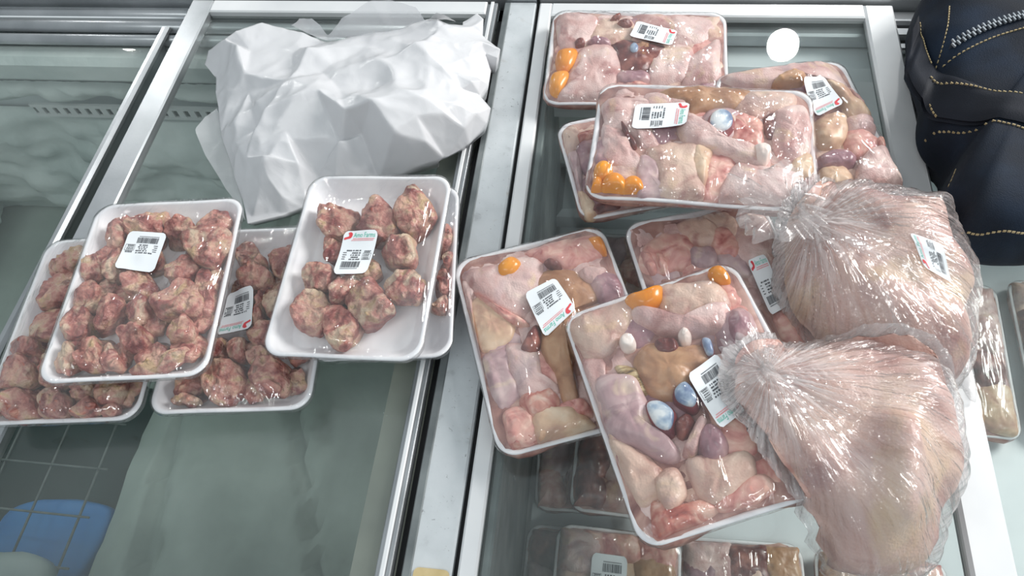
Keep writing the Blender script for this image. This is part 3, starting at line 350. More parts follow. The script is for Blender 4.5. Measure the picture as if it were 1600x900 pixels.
# right freezer: seal gap, inner step with vent strip
box('gap_seal', (-.1265, -.1215, .0, .893, -.05, -.006), M['rubber'], fr_)
box('inner_track', (-.103, -.0935, .02, .86, -.03, -.0055), M['darkrail'], fr_, .002)
for y0, y1, z1 in ((.868, .892, -.006), (.846, .864, -.01)):
    box('track_rail', (-.103, 1.05, y0, y1, -.03, z1), M['alu'], fr_, .003)
box('inner_step', (-.098, 1.02, .76, YB, -.36, -.32), M['liner'], fr_, .01)
box('back_liner_lip', (-.098, 1.02, .80, YB, -.13, -.037), M['liner'], fr_, .012)
def vent(parent, x0, x1, y, zc, hgt, pitch, slot):
    r = obj('vent_strip', *boxes([(x0, x1, y-.004, y, zc+hgt*.28, zc+hgt*.5), (x0, x1, y-.004, y, zc-hgt*.5, zc-hgt*.28), (x0, x1, y, y+.002, zc-hgt*.5, zc+hgt*.5)]), M['whitebar'], parent, False, True)
    n = int((x1-x0)/pitch)
    for i in range(n):
        xa = x0+i*pitch+slot; b = boxes([(xa, x0+(i+1)*pitch, y-.004, y, zc-hgt*.28, zc+hgt*.28)])
        obj('vent_bar', *b, M['whitebar'], parent, False, True)
        obj('vent_slot', *boxes([(x0+i*pitch, xa, y-.0008, y-.0002, zc-hgt*.28, zc+hgt*.28)]), M['darkfloor'], parent, False, True)
vent(fl, -1.03, -.62, YB-.03, -.185, .028, .0206, .009)
vent(fr_, .36, .90, .755, -.375, .035, .0185, .008)
# frost on the left back wall and side
def frost_sheet(name, parent, P, nu, nv, amp, seed, nrm):
    V, F = [], []
    for j in range(nv+1):
        for i in range(nu+1):
            p = P(i/nu, j/nv); d = noise.fractal(Vector((p.x*6+seed, p.y*6, p.z*9)), .7, 2, 4)*amp+amp*.8
            e = math.sin(math.pi*min(1, max(0, j/nv)))**.4
            V.append(p+nrm*max(0, d)*e)
    for j in range(nv):
        for i in range(nu): a = j*(nu+1)+i; F.append((a, a+1, a+nu+2, a+nu+1))
    return obj(name, V, F, M['frost'], parent, True, True)
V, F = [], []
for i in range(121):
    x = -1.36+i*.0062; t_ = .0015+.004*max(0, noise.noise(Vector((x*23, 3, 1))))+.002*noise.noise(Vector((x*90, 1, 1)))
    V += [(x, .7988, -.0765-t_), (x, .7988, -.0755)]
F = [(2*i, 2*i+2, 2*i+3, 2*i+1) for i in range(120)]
obj('mould_shadow_line', V, F, M['darkfloor'], fl, False, True)  # dark strip: mould plus the shadow gap under the lip, drawn as colour
frost_sheet('frost_crust', fl, lambda u, v: Vector((-1.36+u*1.12, YB-.012, -.075-v*.085)), 90, 16, .035, 3, Vector((0, -1, 0)))
frost_sheet('frost_crust', fl, lambda u, v: Vector((-1.36+u*1.12, YB-.006, -.205-v*.31)), 90, 30, .04, 8, Vector((0, -1, 0)))
frost_sheet('frost_crust', fl, lambda u, v: Vector((-1.36, YB-u*.8, -.04-v*.47)), 60, 40, .09, 5, Vector((1, 0, 0)))
frost_sheet('frost_crust', fr_, lambda u, v: Vector((-.098+u*1.11, YB-.004, -.135-v*.18)), 80, 12, .012, 15, Vector((0, -1, 0)))
# lock plate on the divider bar
cx, cy = -.1445, .094
def ringplate(name, ox, oy, ix, iy, z0, z1, mat, parent, rad=.005):
    def rr(hx, hy, r): 
        L = []
        for qx, qy, a0 in ((1, 1, 0), (-1, 1, 90), (-1, -1, 180), (1, -1, 270)):
            for k in range(5):
                a = math.radians(a0+k*22.5); L.append((cx+qx*(hx-r)+r*math.cos(a), cy+qy*(hy-r)+r*math.sin(a)))
        return L
    A, B = rr(ox, oy, rad), rr(ix, iy, rad*.5); n = len(A)
    V = [(x, y, z1) for x, y in A]+[(x, y, z1) for x, y in B]+[(x, y, z0) for x, y in A]+[(x, y, z0) for x, y in B]
    F = []
    for i in range(n):
        j = (i+1) % n; F += [(i, j, n+j, n+i), (2*n+i, 2*n+j, j, i), (n+i, n+j, 3*n+j, 3*n+i)]
    return obj(name, V, F, mat, parent, False, True)
ringplate('lock_plate', .0165, .019, .0095, .012, .0035, .0065, M['brass'], fl)
box('lock_slot', (cx-.0095, cx+.0095, cy-.012, cy+.012, .0035, .0043), M['dark'], fl)
# sliding lids
def lid(label, x0, x1, z, bars, pane):
    r = empty('sliding_lid', ((x0+x1)/2, .45, z)); tag(r, label, 'freezer lid')
    V, F = boxes([pane]); obj('glass_pane', V, F, M['glass'], r, False, True)
    for b, m, bv in bars: box('frame_bar', b, M[m], r, bv)
    return r
lid('upper sliding glass lid of left freezer, under the white bag', -.652, -.182, -.004,
    [((-.652, -.617, .02, .888, -.004, .009), 'alu', .002), ((-.617, -.197, .862, .888, -.004, .009), 'whitebar', .002),
     ((-.197, -.192, .02, .888, -.008, .004), 'alu', .001), ((-.192, -.187, .02, .888, -.008, .0085), 'whitebar', .001), ((-.187, -.182, .02, .888, -.008, .006), 'alu', .001),
     ((-.617, -.197, .02, .045, -.004, .009), 'alu', .002)], (-.617, -.197, .045, .862, -.004, 0))
lid('lower sliding glass lid at far left over the frosted wall', -1.36, -.66, -.034,
    [((-.694, -.681, .05, .845, -.0115, -.003), 'alu', .004), ((-.694, -.688, .05, .82, -.034, -.0115), 'alu', 0), ((-1.35, -.694, .045, .055, -.034, -.022), 'alu', .002)], (-1.35, -.694, .055, .82, -.030, -.026))
lid('upper sliding glass lid of right freezer, under the chicken trays', -.121, .356, -.004,
    [((-.121, -.1035, .02, .888, -.004, .007), 'whitebar', .002), ((-.1035, .318, .862, .888, -.004, .007), 'whitebar', .002), ((.318, .356, .02, .888, -.004, .007), 'whitebar', .003),
     ((-.1035, .318, .02, .045, -.004, .007), 'alu', .002)], (-.1035, .318, .045, .862, -.004, 0))
lid('lower sliding glass lid at right under the navy handbag', .33, 1.02, -.034,
    [((.33, .352, .05, .84, -.034, -.010), 'darkrail', .002), ((.352, 1.0, .83, .843, -.034, -.018), 'alu', .002)], (.352, 1.015, .05, .83, -.030, -.026))
# things deep in the left freezer
V, F = [], []
for j in range(37):
    for i in range(41):
        u, v_ = i/40, j/36; x, y = -.785+u*.55, .045+v_*.80
        z = -.47+.05*(1-math.exp(-u*8))+.012*noise.fractal(Vector((x*9, y*9, 4)), .8, 2, 4)+(-.03 if abs(noise.noise(Vector((x*9+y*2, y*1.2, 1)))) < .03 else 0)
        V.append((x, y, min(z, -.38)))
for j in range(36):
    for i in range(40): a = j*41+i; F.append((a, a+1, a+42, a+41))
obj('frost_bed', V, F, M['frostfloor'], fl, True, True)
def tube_path(P, r, n=6):
    V, F = [], []
    for i, p in enumerate(P):
        t = (Vector(P[min(i+1, len(P)-1)])-Vector(P[max(i-1, 0)])).normalized(); a = t.orthogonal().normalized(); b = t.cross(a)
        for k in range(n): V.append(Vector(p)+(a*math.cos(2*math.pi*k/n)+b*math.sin(2*math.pi*k/n))*r)
    for i in range(len(P)-1):
        for k in range(n): F.append((i*n+k, i*n+(k+1) % n, (i+1)*n+(k+1) % n, (i+1)*n+k))
    F += [tuple(range(n))[::-1], tuple((len(P)-1)*n+k for k in range(n))]
    return V, F
ZB = -.44
wb = empty('wire_basket', (-.98, .24, -.5145)); tag(wb, 'grey wire basket deep in the left freezer over a dark bottom', 'basket')
for i in range(5): 
    x = -1.16+i*.085; obj('wire', *tube_path([(x, .05, ZB), (x, .44, ZB)], .0022), M['wire'], wb, True, True)
for j in range(6):
    y = .05+j*.078; obj('wire', *tube_path([(-1.16, y, ZB+.004), (-.80, y, ZB+.004)], .002), M['wire'], wb, True, True)
for x in (-1.16, -.81):
    for y in (.05, .44): obj('leg', *tube_path([(x, y, -.5145), (x, y, ZB)], .004), M['wire'], wb, True, True)
V, F = boxes([(-1.2, -.79, .05, .46, -.5195, -.515)]); tag(obj('dark_tray', V, F, M['darkfloor'], None, False), 'dark green sheet on the freezer bottom beneath the wire basket', 'sheet')
V, F = pillow([(-.98, .205), (-.92, .236), (-.80, .232), (-.80, .139), (-.83, .11), (-.90, .10), (-.97, .12)], -.514, -.466, 40, 8, 5, .003, 20, inset=1)
tag(obj('blue_pack', V, F, M['blue']), 'bright blue packet lying under the wire basket', 'packet')
V, F = pillow([(-.98, .128), (-.90, .138), (-.86, .142), (-.815, .125), (-.81, .07), (-.86, .06), (-.97, .06)], -.431, -.39, 40, 8, 2.5, .004, 20, inset=1)
tag(obj('pale_sack', V, F, M['sack']), 'pale frosted sack at the lower left on the wire basket', 'sack')

# ------------------------------------------------------------------ tray packs
HR = .024
SUPPORT = []        # world-space film meshes that later things may lie on
KN = dict(skin='chicken_piece', beige='chicken_piece', mauve='chicken_piece', pink='meat_piece', red='meat_piece', fat='fat_piece', liver='liver', dark='giblet', purple='giblet', olive='giblet', yolk='egg_yolk', giz='gizzard', cart='bone_end', bone='bone_chunk')
def rrect(w_, h_, r, n=9):
    L = []
    for qx, qy, a0 in ((1, 1, 0), (-1, 1, 90), (-1, -1, 180), (1, -1, 270)):
        for k in range(n):
            a = math.radians(a0+k*90/(n-1)); L.append(Vector((qx*(w_/2-r)+r*math.cos(a), qy*(h_/2-r)+r*math.sin(a))))
    out = []
    for i in range(len(L)):                       # extra points on the straight sides
        a, b = L[i], L[(i+1) % len(L)]; out.append(a)
        m = int((b-a).length/.012)
        for k in range(1, m): out.append(a.lerp(b, k/m))
    return out
TRAYS = {}
def tray_mesh(w_, h_):
    key = (round(w_, 3), round(h_, 3))
    if key in TRAYS: return TRAYS[key]
    prof = [(.016, 0.0), (.0145, .0005), (.0012, HR-.0035), (0, HR-.002), (0, HR-.0006), (.001, HR), (.0032, HR), (.0042, HR-.001), (.0075, HR-.007), (.0165, .006), (.019, .0045)]
    V, F = [], []; n = len(rrect(w_, h_, .02))
    base = rrect(w_, h_, .02)
    for ins, z in prof:
        sx, sy = (w_-2*ins)/w_, (h_-2*ins)/h_
        for p in base:
            bow = .0012*math.sin(p.x*40)*math.cos(p.y*35) if z > HR*.7 else 0
            V.append((p.x*sx, p.y*sy, z+bow))
    for k in range(len(prof)-1):
        for j in range(n): F.append((k*n+j, k*n+(j+1) % n, (k+1)*n+(j+1) % n, (k+1)*n+j))
    F.append(tuple(range(n))[::-1]); F.append(tuple((len(prof)-1)*n+j for j in range(n)))
    TRAYS[key] = (V, F); return V, F
def merge(L):
    V, F = [], []
    for v, f in L: n = len(V); V += [tuple(x) for x in v]; F += [tuple(i+n for i in g) for g in f]
    return V, F
def film_mesh(w_, h_, obst, seed, amp=.0007, R=26):
    base = rrect(w_+.0016, h_+.0016, .0205); n = len(base)
    bv = BVHTree.FromPolygons(*obst)
    O = np.full((R+1, n), HR-.004); X = np.zeros((R+1, n)); Y = np.zeros((R+1, n))
    for k in range(R+1):
        s = k/R
        for j, p in enumerate(base):
            X[k, j] = p.x*s; Y[k, j] = p.y*s
            hit = bv.ray_cast(Vector((p.x*s, p.y*s, .2)), Vector((0, 0, -1)))
            if hit[0] is not None: O[k, j] = max(O[k, j], hit[0].z+.0007)
    O[0, :] = O[0].max(); O[R, :] = HR+.0008; H = O.copy()
    for it in range(60):
        A = H.copy()
        A[1:-1] = .25*(H[:-2]+H[2:]+np.roll(H[1:-1], 1, 1)+np.roll(H[1:-1], -1, 1)); A[0] = H[1].mean()
        H = np.maximum(O, A); H[R] = O[R]
    V, F = [], []
    for k in range(R+1):
        for j in range(n):
            x, y = X[k, j], Y[k, j]; e = math.sin(math.pi*min(1, k/R))**.5 if 0 < k < R else 0
            a = math.atan2(y, x); rr = math.hypot(x, y)
            wr = 1-abs(noise.noise(Vector((x*45+seed, y*16, seed)))) if (int(seed) % 2) else 1-abs(noise.noise(Vector((x*16+seed, y*45, seed))))
            w2 = 1-abs(noise.noise(Vector((a*9, rr*8, seed))))
            V.append((x, y, H[k, j]+e*amp*(wr**3+.8*w2**4*min(1, rr/.06))))
    for ins, z in ((-.0006, HR-.003), (.0008, HR-.008), (.0055, .012), (.0125, .0022), (.022, -.0006)):
        sx, sy = (w_-2*ins)/w_, (h_-2*ins)/h_
        for j, p in enumerate(base):
            cr = .0008*noise.noise(Vector((j*.9, z*200, seed)))
            V.append((p.x*sx+cr, p.y*sy+cr, max(z, -.0006)))
    for k in range(R+5):
        for j in range(n): F.append((k*n+j, (k+1)*n+j, (k+1)*n+(j+1) % n, k*n+(j+1) % n))
    return V, F
# brand lettering as a flat mesh, unit box
def text_mesh(s):
    c = bpy.data.curves.new('lettering', 'FONT'); c.body = s; c.resolution_u = 2
    o = bpy.data.objects.new('lettering', c); COL.objects.link(o); bpy.context.view_layer.update()
    me = bpy.data.meshes.new_from_object(o.evaluated_get(bpy.context.evaluated_depsgraph_get()))
    V = [v.co.copy() for v in me.vertices]; F = [tuple(p.vertices) for p in me.polygons]
    bpy.data.objects.remove(o); bpy.data.meshes.remove(me); bpy.data.curves.remove(c)
    x0, x1 = min(v.x for v in V), max(v.x for v in V); y0, y1 = min(v.y for v in V), max(v.y for v in V)
    return [((v.x-x0)/(x1-x0), 1-(v.y-y0)/(y1-y0)) for v in V], F
BRAND = text_mesh('Amo Farms')
def label(parent, C4, hf, rnd, logo=True, zoff=.0006):
    """C4 = TL, TR, BR, BL of the sticker (reading direction) in the parent's frame"""
    TL, TR, BR, BL = [Vector(c[:2]) for c in C4]; G = 10
    H = np.zeros((G+1, G+1))
    pt = lambda u, v: TL.lerp(TR, u).lerp(BL.lerp(BR, u), v)
    for j in range(G+1):
        for i in range(G+1): p = pt(i/G, j/G); H[j, i] = hf(p.x, p.y)
    H0 = H.copy()
    for it in range(12):
        Q = np.pad(H, 1, mode='edge'); H = np.maximum(H0, .25*(Q[:-2, 1:-1]+Q[2:, 1:-1]+Q[1:-1, :-2]+Q[1:-1, 2:]))
    H += zoff
    def z(u, v):
        a, b = min(max(u, 0), 1)*G, min(max(v, 0), 1)*G; i, j = min(int(a), G-1), min(int(b), G-1); s, t = a-i, b-j
        return (H[j, i]*(1-s)+H[j, i+1]*s)*(1-t)+(H[j+1, i]*(1-s)+H[j+1, i+1]*s)*t
    def P(u, v, d=0): p = pt(u, v); return (p.x, p.y, z(u, v)+d)
    def corner(u, v):   # slightly rounded sticker corners
        k = .035
        for a in (0, 1):
            for b in (0, 1):
                if (u, v) == (a, b): return (k if a == 0 else 1-k, k if b == 0 else 1-k)
        return u, v
    V = [P(*corner(i/G, j/G), .0003) for j in range(G+1) for i in range(G+1)]+[P(*corner(i/G, j/G), 0) for j in range(G+1) for i in range(G+1)]
    F = []; n = (G+1)**2
    for j in range(G):
        for i in range(G): a = j*(G+1)+i; F += [(a, a+G+1, a+G+2, a+1), (n+a, n+a+1, n+a+G+2, n+a+G+1)]
    lb = obj('price_label', V, F, M['paper'], parent, True)
    def quads(L, d=.0006):
        V, F = [], []
        for u0, u1, v0, v1 in L:
            k = len(V); m = max(1, int((u1-u0)*10))
            for i in range(m+1): u = u0+(u1-u0)*i/m; V += [P(u, v0, d), P(u, v1, d)]
            for i in range(m): F.append((k+2*i, k+2*i+1, k+2*i+3, k+2*i+2))
        return V, F
    bars = []; u = .15
    while u < .68: wd = rnd.choice((.006, .009, .014, .02)); bars.append((u, u+wd, .70, .845)); u += wd+rnd.choice((.006, .009, .013))
    bars += [(u0, u0+.022, .862, .882) for u0 in np.arange(.16, .66, .037)]
    obj('barcode', *quads(bars), M['ink'], lb, False)
    L = []
    for k, v in enumerate((.43, .485, .535, .585, .635)):
        if k == 0: u = .2
        else: L.append((.11, .11+rnd.uniform(.08, .12), v, v+.016)); u = .32+rnd.uniform(0, .06)
        while u < .60: wd = rnd.uniform(.025, .06); L.append((u, u+wd, v, v+.028)); u += wd+rnd.choice((.008, .03))
    L += [(.70, .95, .50, .507), (.70, .95, .655, .662)]
    for u0 in (.70, .944): L.append((u0, u0+.007, .50, .662))
    for v in (.445, .472, .525, .56, .6, .63): 
        u = .73
        while u < .9: wd = rnd.uniform(.02, .045); L.append((u, u+wd, v, v+.02)); u += wd+.012
    obj('print', *quads(L), M['ink'], lb, False)
    if logo:
        V, F = BRAND; obj('brand_lettering', [P(.30+.64*a, .045+.105*b, .0006) for a, b in V], F, M['greenink'], lb, False)
        L = []; u = .30
        while u < .93: wd = rnd.uniform(.02, .05); L.append((u, min(u+wd, .94), .17, .19)); u += wd+.012
        u = .26
        while u < .9: wd = rnd.uniform(.02, .05); L.append((u, min(u+wd, .94), .205, .222)); u += wd+.012
        obj('small_print', *quads(L), M['pinkink'], lb, False)
        lg = smooth_loop([(.05, .205), (.035, .16), (.10, .155), (.165, .12), (.15, .075), (.13, .05), (.19, .03), (.25, .055), (.26, .11), (.22, .165), (.13, .185)], 36)
        obj('logo', [P(p.x, p.y, .0006) for p in lg]+[P(.19, .12, .0006)], [(i, (i+1) % 36, 36) for i in range(36)], M['redink'], lb, False)
    return lb
def build_pack(name, lab, cat, group, d, seed, bed=True, bones=False, z=None, logo=True, amp=.0007):
    rnd = random.Random(seed)
    r = empty(name, d['o'], d['r']); tag(r, lab, cat, group); w_, h_ = d['w'], d['h']
    tv, tf = tray_mesh(w_, h_); obj('foam_tray', tv, tf, M['foam'], r)
    meshes = [(tv, tf)]
    if bed:
        a, b = w_/2-.0055, h_/2-.0055
        v, f = pillow([(-a, -b), (0, -b), (a, -b), (a, 0), (a, b), (0, b), (-a, b), (-a, 0)], .005, .0262, 56, 9, 7, .0016, 45, seed, .87)
        obj('meat_bed', v, f, M['bed'], r); meshes.append((v, f))
    under = []
    if bed or bones == 2:      # the lower layer the photo shows between the pieces on top
        nx, ny = (4, 5) if h_ > w_ else (5, 4)
        for i in range(nx):
            for j in range(ny):
                if bones and rnd.random() < .15: continue
                cx_ = (-.5+(i+.5)/nx)*(w_-.02)+rnd.uniform(-.006, .006); cy_ = (-.5+(j+.5)/ny)*(h_-.02)+rnd.uniform(-.006, .006)
                a0 = rnd.uniform(0, 3); rx, ry = (rnd.uniform(.013, .02), rnd.uniform(.013, .02)) if bones else (rnd.uniform(.022, .034), rnd.uniform(.022, .034)); P = []
                for k in range(8):
                    a = a0+k*math.pi/4; q_ = rnd.uniform(.75, 1.15)
                    P.append([int(1e4*max(-w_/2+.007, min(w_/2-.007, cx_+rx*q_*math.cos(a)))), int(1e4*max(-h_/2+.007, min(h_/2-.007, cy_+ry*q_*math.sin(a))))])
                under.append(['bone' if bones else rnd.choice(['skin', 'skin', 'beige', 'mauve', 'pink', 'skin', 'purple']), int(1e4*(rnd.uniform(.018, .025) if bones else rnd.uniform(.0262, .0282))), P])
    for i, (kind, top, poly) in enumerate(under+list(d['pc'])):
        P = [(a*1e-4, b*1e-4) for a, b in poly]; zt = top*1e-4+(0 if bones or i < len(under) else .0045)
        if kind in ('yolk', 'giz', 'cart', 'dark', 'purple'):
            c = centroid(P); P = [(c.x+(p[0]-c.x)*1.16, c.y+(p[1]-c.y)*1.16) for p in P]
            P = [(max(-w_/2+.006, min(w_/2-.006, p[0])), max(-h_/2+.006, min(h_/2-.006, p[1]))) for p in P]; zt += .002
        if kind in ('skin', 'beige', 'mauve', 'pink', 'fat', 'red', 'liver'):
            c = centroid(P); g = .0028; P = [(max(-w_/2+.005, min(w_/2-.005, p[0]+g*(1 if p[0] > c.x else -1))), max(-h_/2+.005, min(h_/2-.005, p[1]+g*(1 if p[1] > c.y else -1)))) for p in P]
        if kind == 'bone':
            v, f = pillow(P, .006, zt, 56, 13, 4.2, .0042, 75, seed+i*3.1, .88, (rnd.uniform(-.2, .2), rnd.uniform(-.2, .2)), crag=.0022); m = M['bone']
        elif kind == 'yolk': v, f = pillow(P, .006, zt, 32, 8, 2.6, .0003, 40, seed+i, .9); m = M['yolk']
        elif kind == 'giz':
            v, f = pillow(P, .006, zt, 32, 7, 3, .0005, 60, seed+i, .9); g = obj('gizzard', v, f, M['gizr'], r); meshes.append((v, f))
            c = centroid(P); P2 = [(c.x+(p[0]-c.x)*.76, c.y+(p[1]-c.y)*.76) for p in P]
            v, f = pillow(P2, zt-.006, zt+.0016, 28, 7, 2.2, .0003, 60, seed+i, 1); obj('gizzard_lining', v, f, M['gizc'], g); meshes.append((v, f)); continue
        else: cr_ = 1; v, f = pillow(P, .006, zt, 56, 13, 3.0, .0026, 48, seed+i*2.7, .9, crag=.0011); m = M[kind]
        obj(KN[kind], v, f, m, r); meshes.append((v, f))
    fv, ff = film_mesh(w_, h_, merge(meshes), float(seed), amp)
    obj('cling_film', fv, ff, M['cling'], r)
    bv = BVHTree.FromPolygons(fv, ff)
    def hf(x, y):
        h = bv.ray_cast(Vector((x, y, .2)), Vector((0, 0, -1))); return h[0].z if h[0] is not None else HR
    if d.get('lab'): label(r, d['lab'], hf, rnd, logo)
    mw = Matrix.LocRotScale(Vector(d['o']), Euler(d['r']), None)
    SUPPORT.append(([mw @ Vector(v) for v in fv], ff))
    return r
PK = DATA['packs']
LBL = {
 'A': 'tray of chopped bones with blank-headed white sticker, topmost of left stack',
 'B': 'tray of chopped bones cut by left photo edge, lowest in left stack',
 'C': 'tray of chopped bones with upside-down sticker, between left stack and sparse tray',
 'D': 'sparsely filled tray of red bone chunks beside the grey divider bar',
 'E': 'tray of bones mostly hidden beneath the sparsely filled bone tray',
 'F': 'chicken tray at the back edge near the lamp reflection',
 'G': 'chicken tray with four orange yolks and wide label, on top of others',
 'H': 'rotated chicken tray peeking out beneath the tray with four yolks',
 'I': 'chicken tray under the four-yolk tray, nearest the navy handbag',
 'J': 'chicken tray overhanging the grey divider bar, with large tan liver',
 'K': 'frontmost chicken tray with blue gizzards, overlapping the tray with tan liver',
 'L': 'tray of chicken giblets half under the upper bagged chicken'}
for i, n in enumerate('ABCDEFGHIJKL'):
    bone = n in 'ABCDE'
    build_pack('bone_tray_pack' if bone else 'chicken_tray_pack', LBL[n], 'meat tray', 'cling-wrapped bone trays on the left lid' if bone else 'cling-wrapped chicken trays on the right lid', PK[n], 11+i*7, not bone, (2 if n in 'ABC' else 1) if bone else 0, logo=(n != 'A'))
# packs lying inside the right freezer
def rand_pack(x, y, z, rz, w_, h_, seed, lab, labpos=None):
    rnd = random.Random(seed); pc = []
    nx, ny = 3, 4
    for i in range(nx):
        for j in range(ny):
            cx_ = -w_/2+w_*(i+.5)/nx+rnd.uniform(-.008, .008); cy_ = -h_/2+h_*(j+.5)/ny+rnd.uniform(-.008, .008)
            a0 = rnd.uniform(0, 3); rx, ry = rnd.uniform(.022, .042), rnd.uniform(.022, .042); P = []
            for k in range(9):
                a = a0+k*2*math.pi/9; q_ = rnd.uniform(.8, 1.15)
                P.append([int(1e4*max(-w_/2+.006, min(w_/2-.006, cx_+rx*q_*math.cos(a)))), int(1e4*max(-h_/2+.006, min(h_/2-.006, cy_+ry*q_*math.sin(a))))])
            pc.append([rnd.choice(['skin', 'beige', 'skin', 'mauve', 'pink', 'fat', 'purple', 'liver', 'dark']), int(1e4*rnd.uniform(.029, .036)), P])
    d = dict(o=(x, y, z), r=(0, 0, rz), w=w_, h=h_, pc=pc, lab=labpos)
    build_pack('chicken_tray_pack', lab, 'meat tray', 'chicken trays stored inside the right freezer', d, seed, True, amp=.0005)
ZP = -.358
lb1 = [(.02, -.02), (-.02, -.02), (-.02, .045), (.02, .045)]
IN = [(-.013, .365, .04, .155, .205, 'chicken tray inside freezer below the tray with tan liver'),
      (.045, .352, -.03, .158, .205, 'chicken tray inside freezer under the left edge of frontmost tray'),
      (-.0145, .145, .0, .155, .19, 'chicken tray inside freezer at bottom beside the silver lid edge'),
      (.028, .142, -.02, .158, .18, 'chicken tray inside freezer at bottom with a clear white sticker'),
      (.192, .150, .03, .158, .19, 'chicken tray inside freezer at bottom below the frontmost tray corner'),
      (.362, .150, -.02, .16, .19, 'chicken tray inside freezer at bottom under the lower bagged chicken'),
      (.50, .545, -.06, .165, .25, 'frosted chicken tray inside freezer beside the white lid bar'),
      (.685, .55, -.05, .165, .25, 'frosted chicken tray inside freezer at the right photo edge'),
      (-.005, .62, .02, .165, .22, 'chicken tray inside freezer below the rotated tray')]
for i, (x, y, rz, w_, h_, l) in enumerate(IN):
    lp = {3: [(.012, -.015), (-.032, -.015), (-.032, .055), (.012, .055)], 2: [(-.035, .02), (.0, .02), (.0, .085), (-.035, .085)], 4: [(.02, -.03), (-.025, -.03), (-.025, .04), (.02, .04)]}.get(i)
    rand_pack(x, y, ZP+(.046 if i in (1, 3) else 0), rz, w_, h_, 200+i, l, lp)

# ------------------------------------------------------------------ chickens in knotted clear bags
def support_bvh(): return BVHTree.FromPolygons(*merge(SUPPORT))
def shell(outline, zb, zt, seg, rings, nexp, bv, clear, disp, shrink=0, base=0.0):
    """closed bulging body over an outline, lifted to lie on whatever is beneath it"""
    P = smooth_loop(ccw(outline), seg); c = centroid(P); zm = zb+(zt-zb)*.42; V = []; F = []
    def low(x, y):
        m_ = base       # rest height, easing down around what lies beneath
        if bv:
            for rad in (0, .022, .045, .07):
                for q_ in range(1 if rad == 0 else 8):
                    h = bv.ray_cast(Vector((x+rad*math.cos(q_*.785), y+rad*math.sin(q_*.785), 1)), Vector((0, 0, -1)))
                    if h[0] is not None: m_ = max(m_, h[0].z-rad*1.1)
        return m_
    for k in range(rings+1):
        a = -math.pi/2+math.pi*k/rings; ra = abs(math.cos(a))**(2/nexp); s = math.sin(a); za = math.copysign(abs(s)**(2/nexp), s)
        for p in P:
            d = p-c; L = max(d.length-shrink, .001); p2 = c+d.normalized()*L*max(ra, .002)
            z = zm+(zt-zm if za > 0 else zm-zb)*za
            V.append(Vector((p2.x, p2.y, z)))
    V2 = []
    for i, v in enumerate(V):
        n = Vector(((v.x-c.x), (v.y-c.y), (v.z-zm)*2)).normalized()
        v2 = v+n*disp(v); V2.append(Vector((v2.x, v2.y, max(v2.z, low(v2.x, v2.y)+clear))))
    for k in range(rings):
        for j in range(seg): F.append((k*seg+j, k*seg+(j+1) % seg, (k+1)*seg+(j+1) % seg, (k+1)*seg+j))
    F += [tuple(range(seg))[::-1], tuple(rings*seg+j for j in range(seg))]
    return V2, F
def seg_dist(p, a, b):
    ab = b-a; t = max(0, min(1, (p-a).dot(ab)/ab.dot(ab))); return (p-(a+ab*t)).length
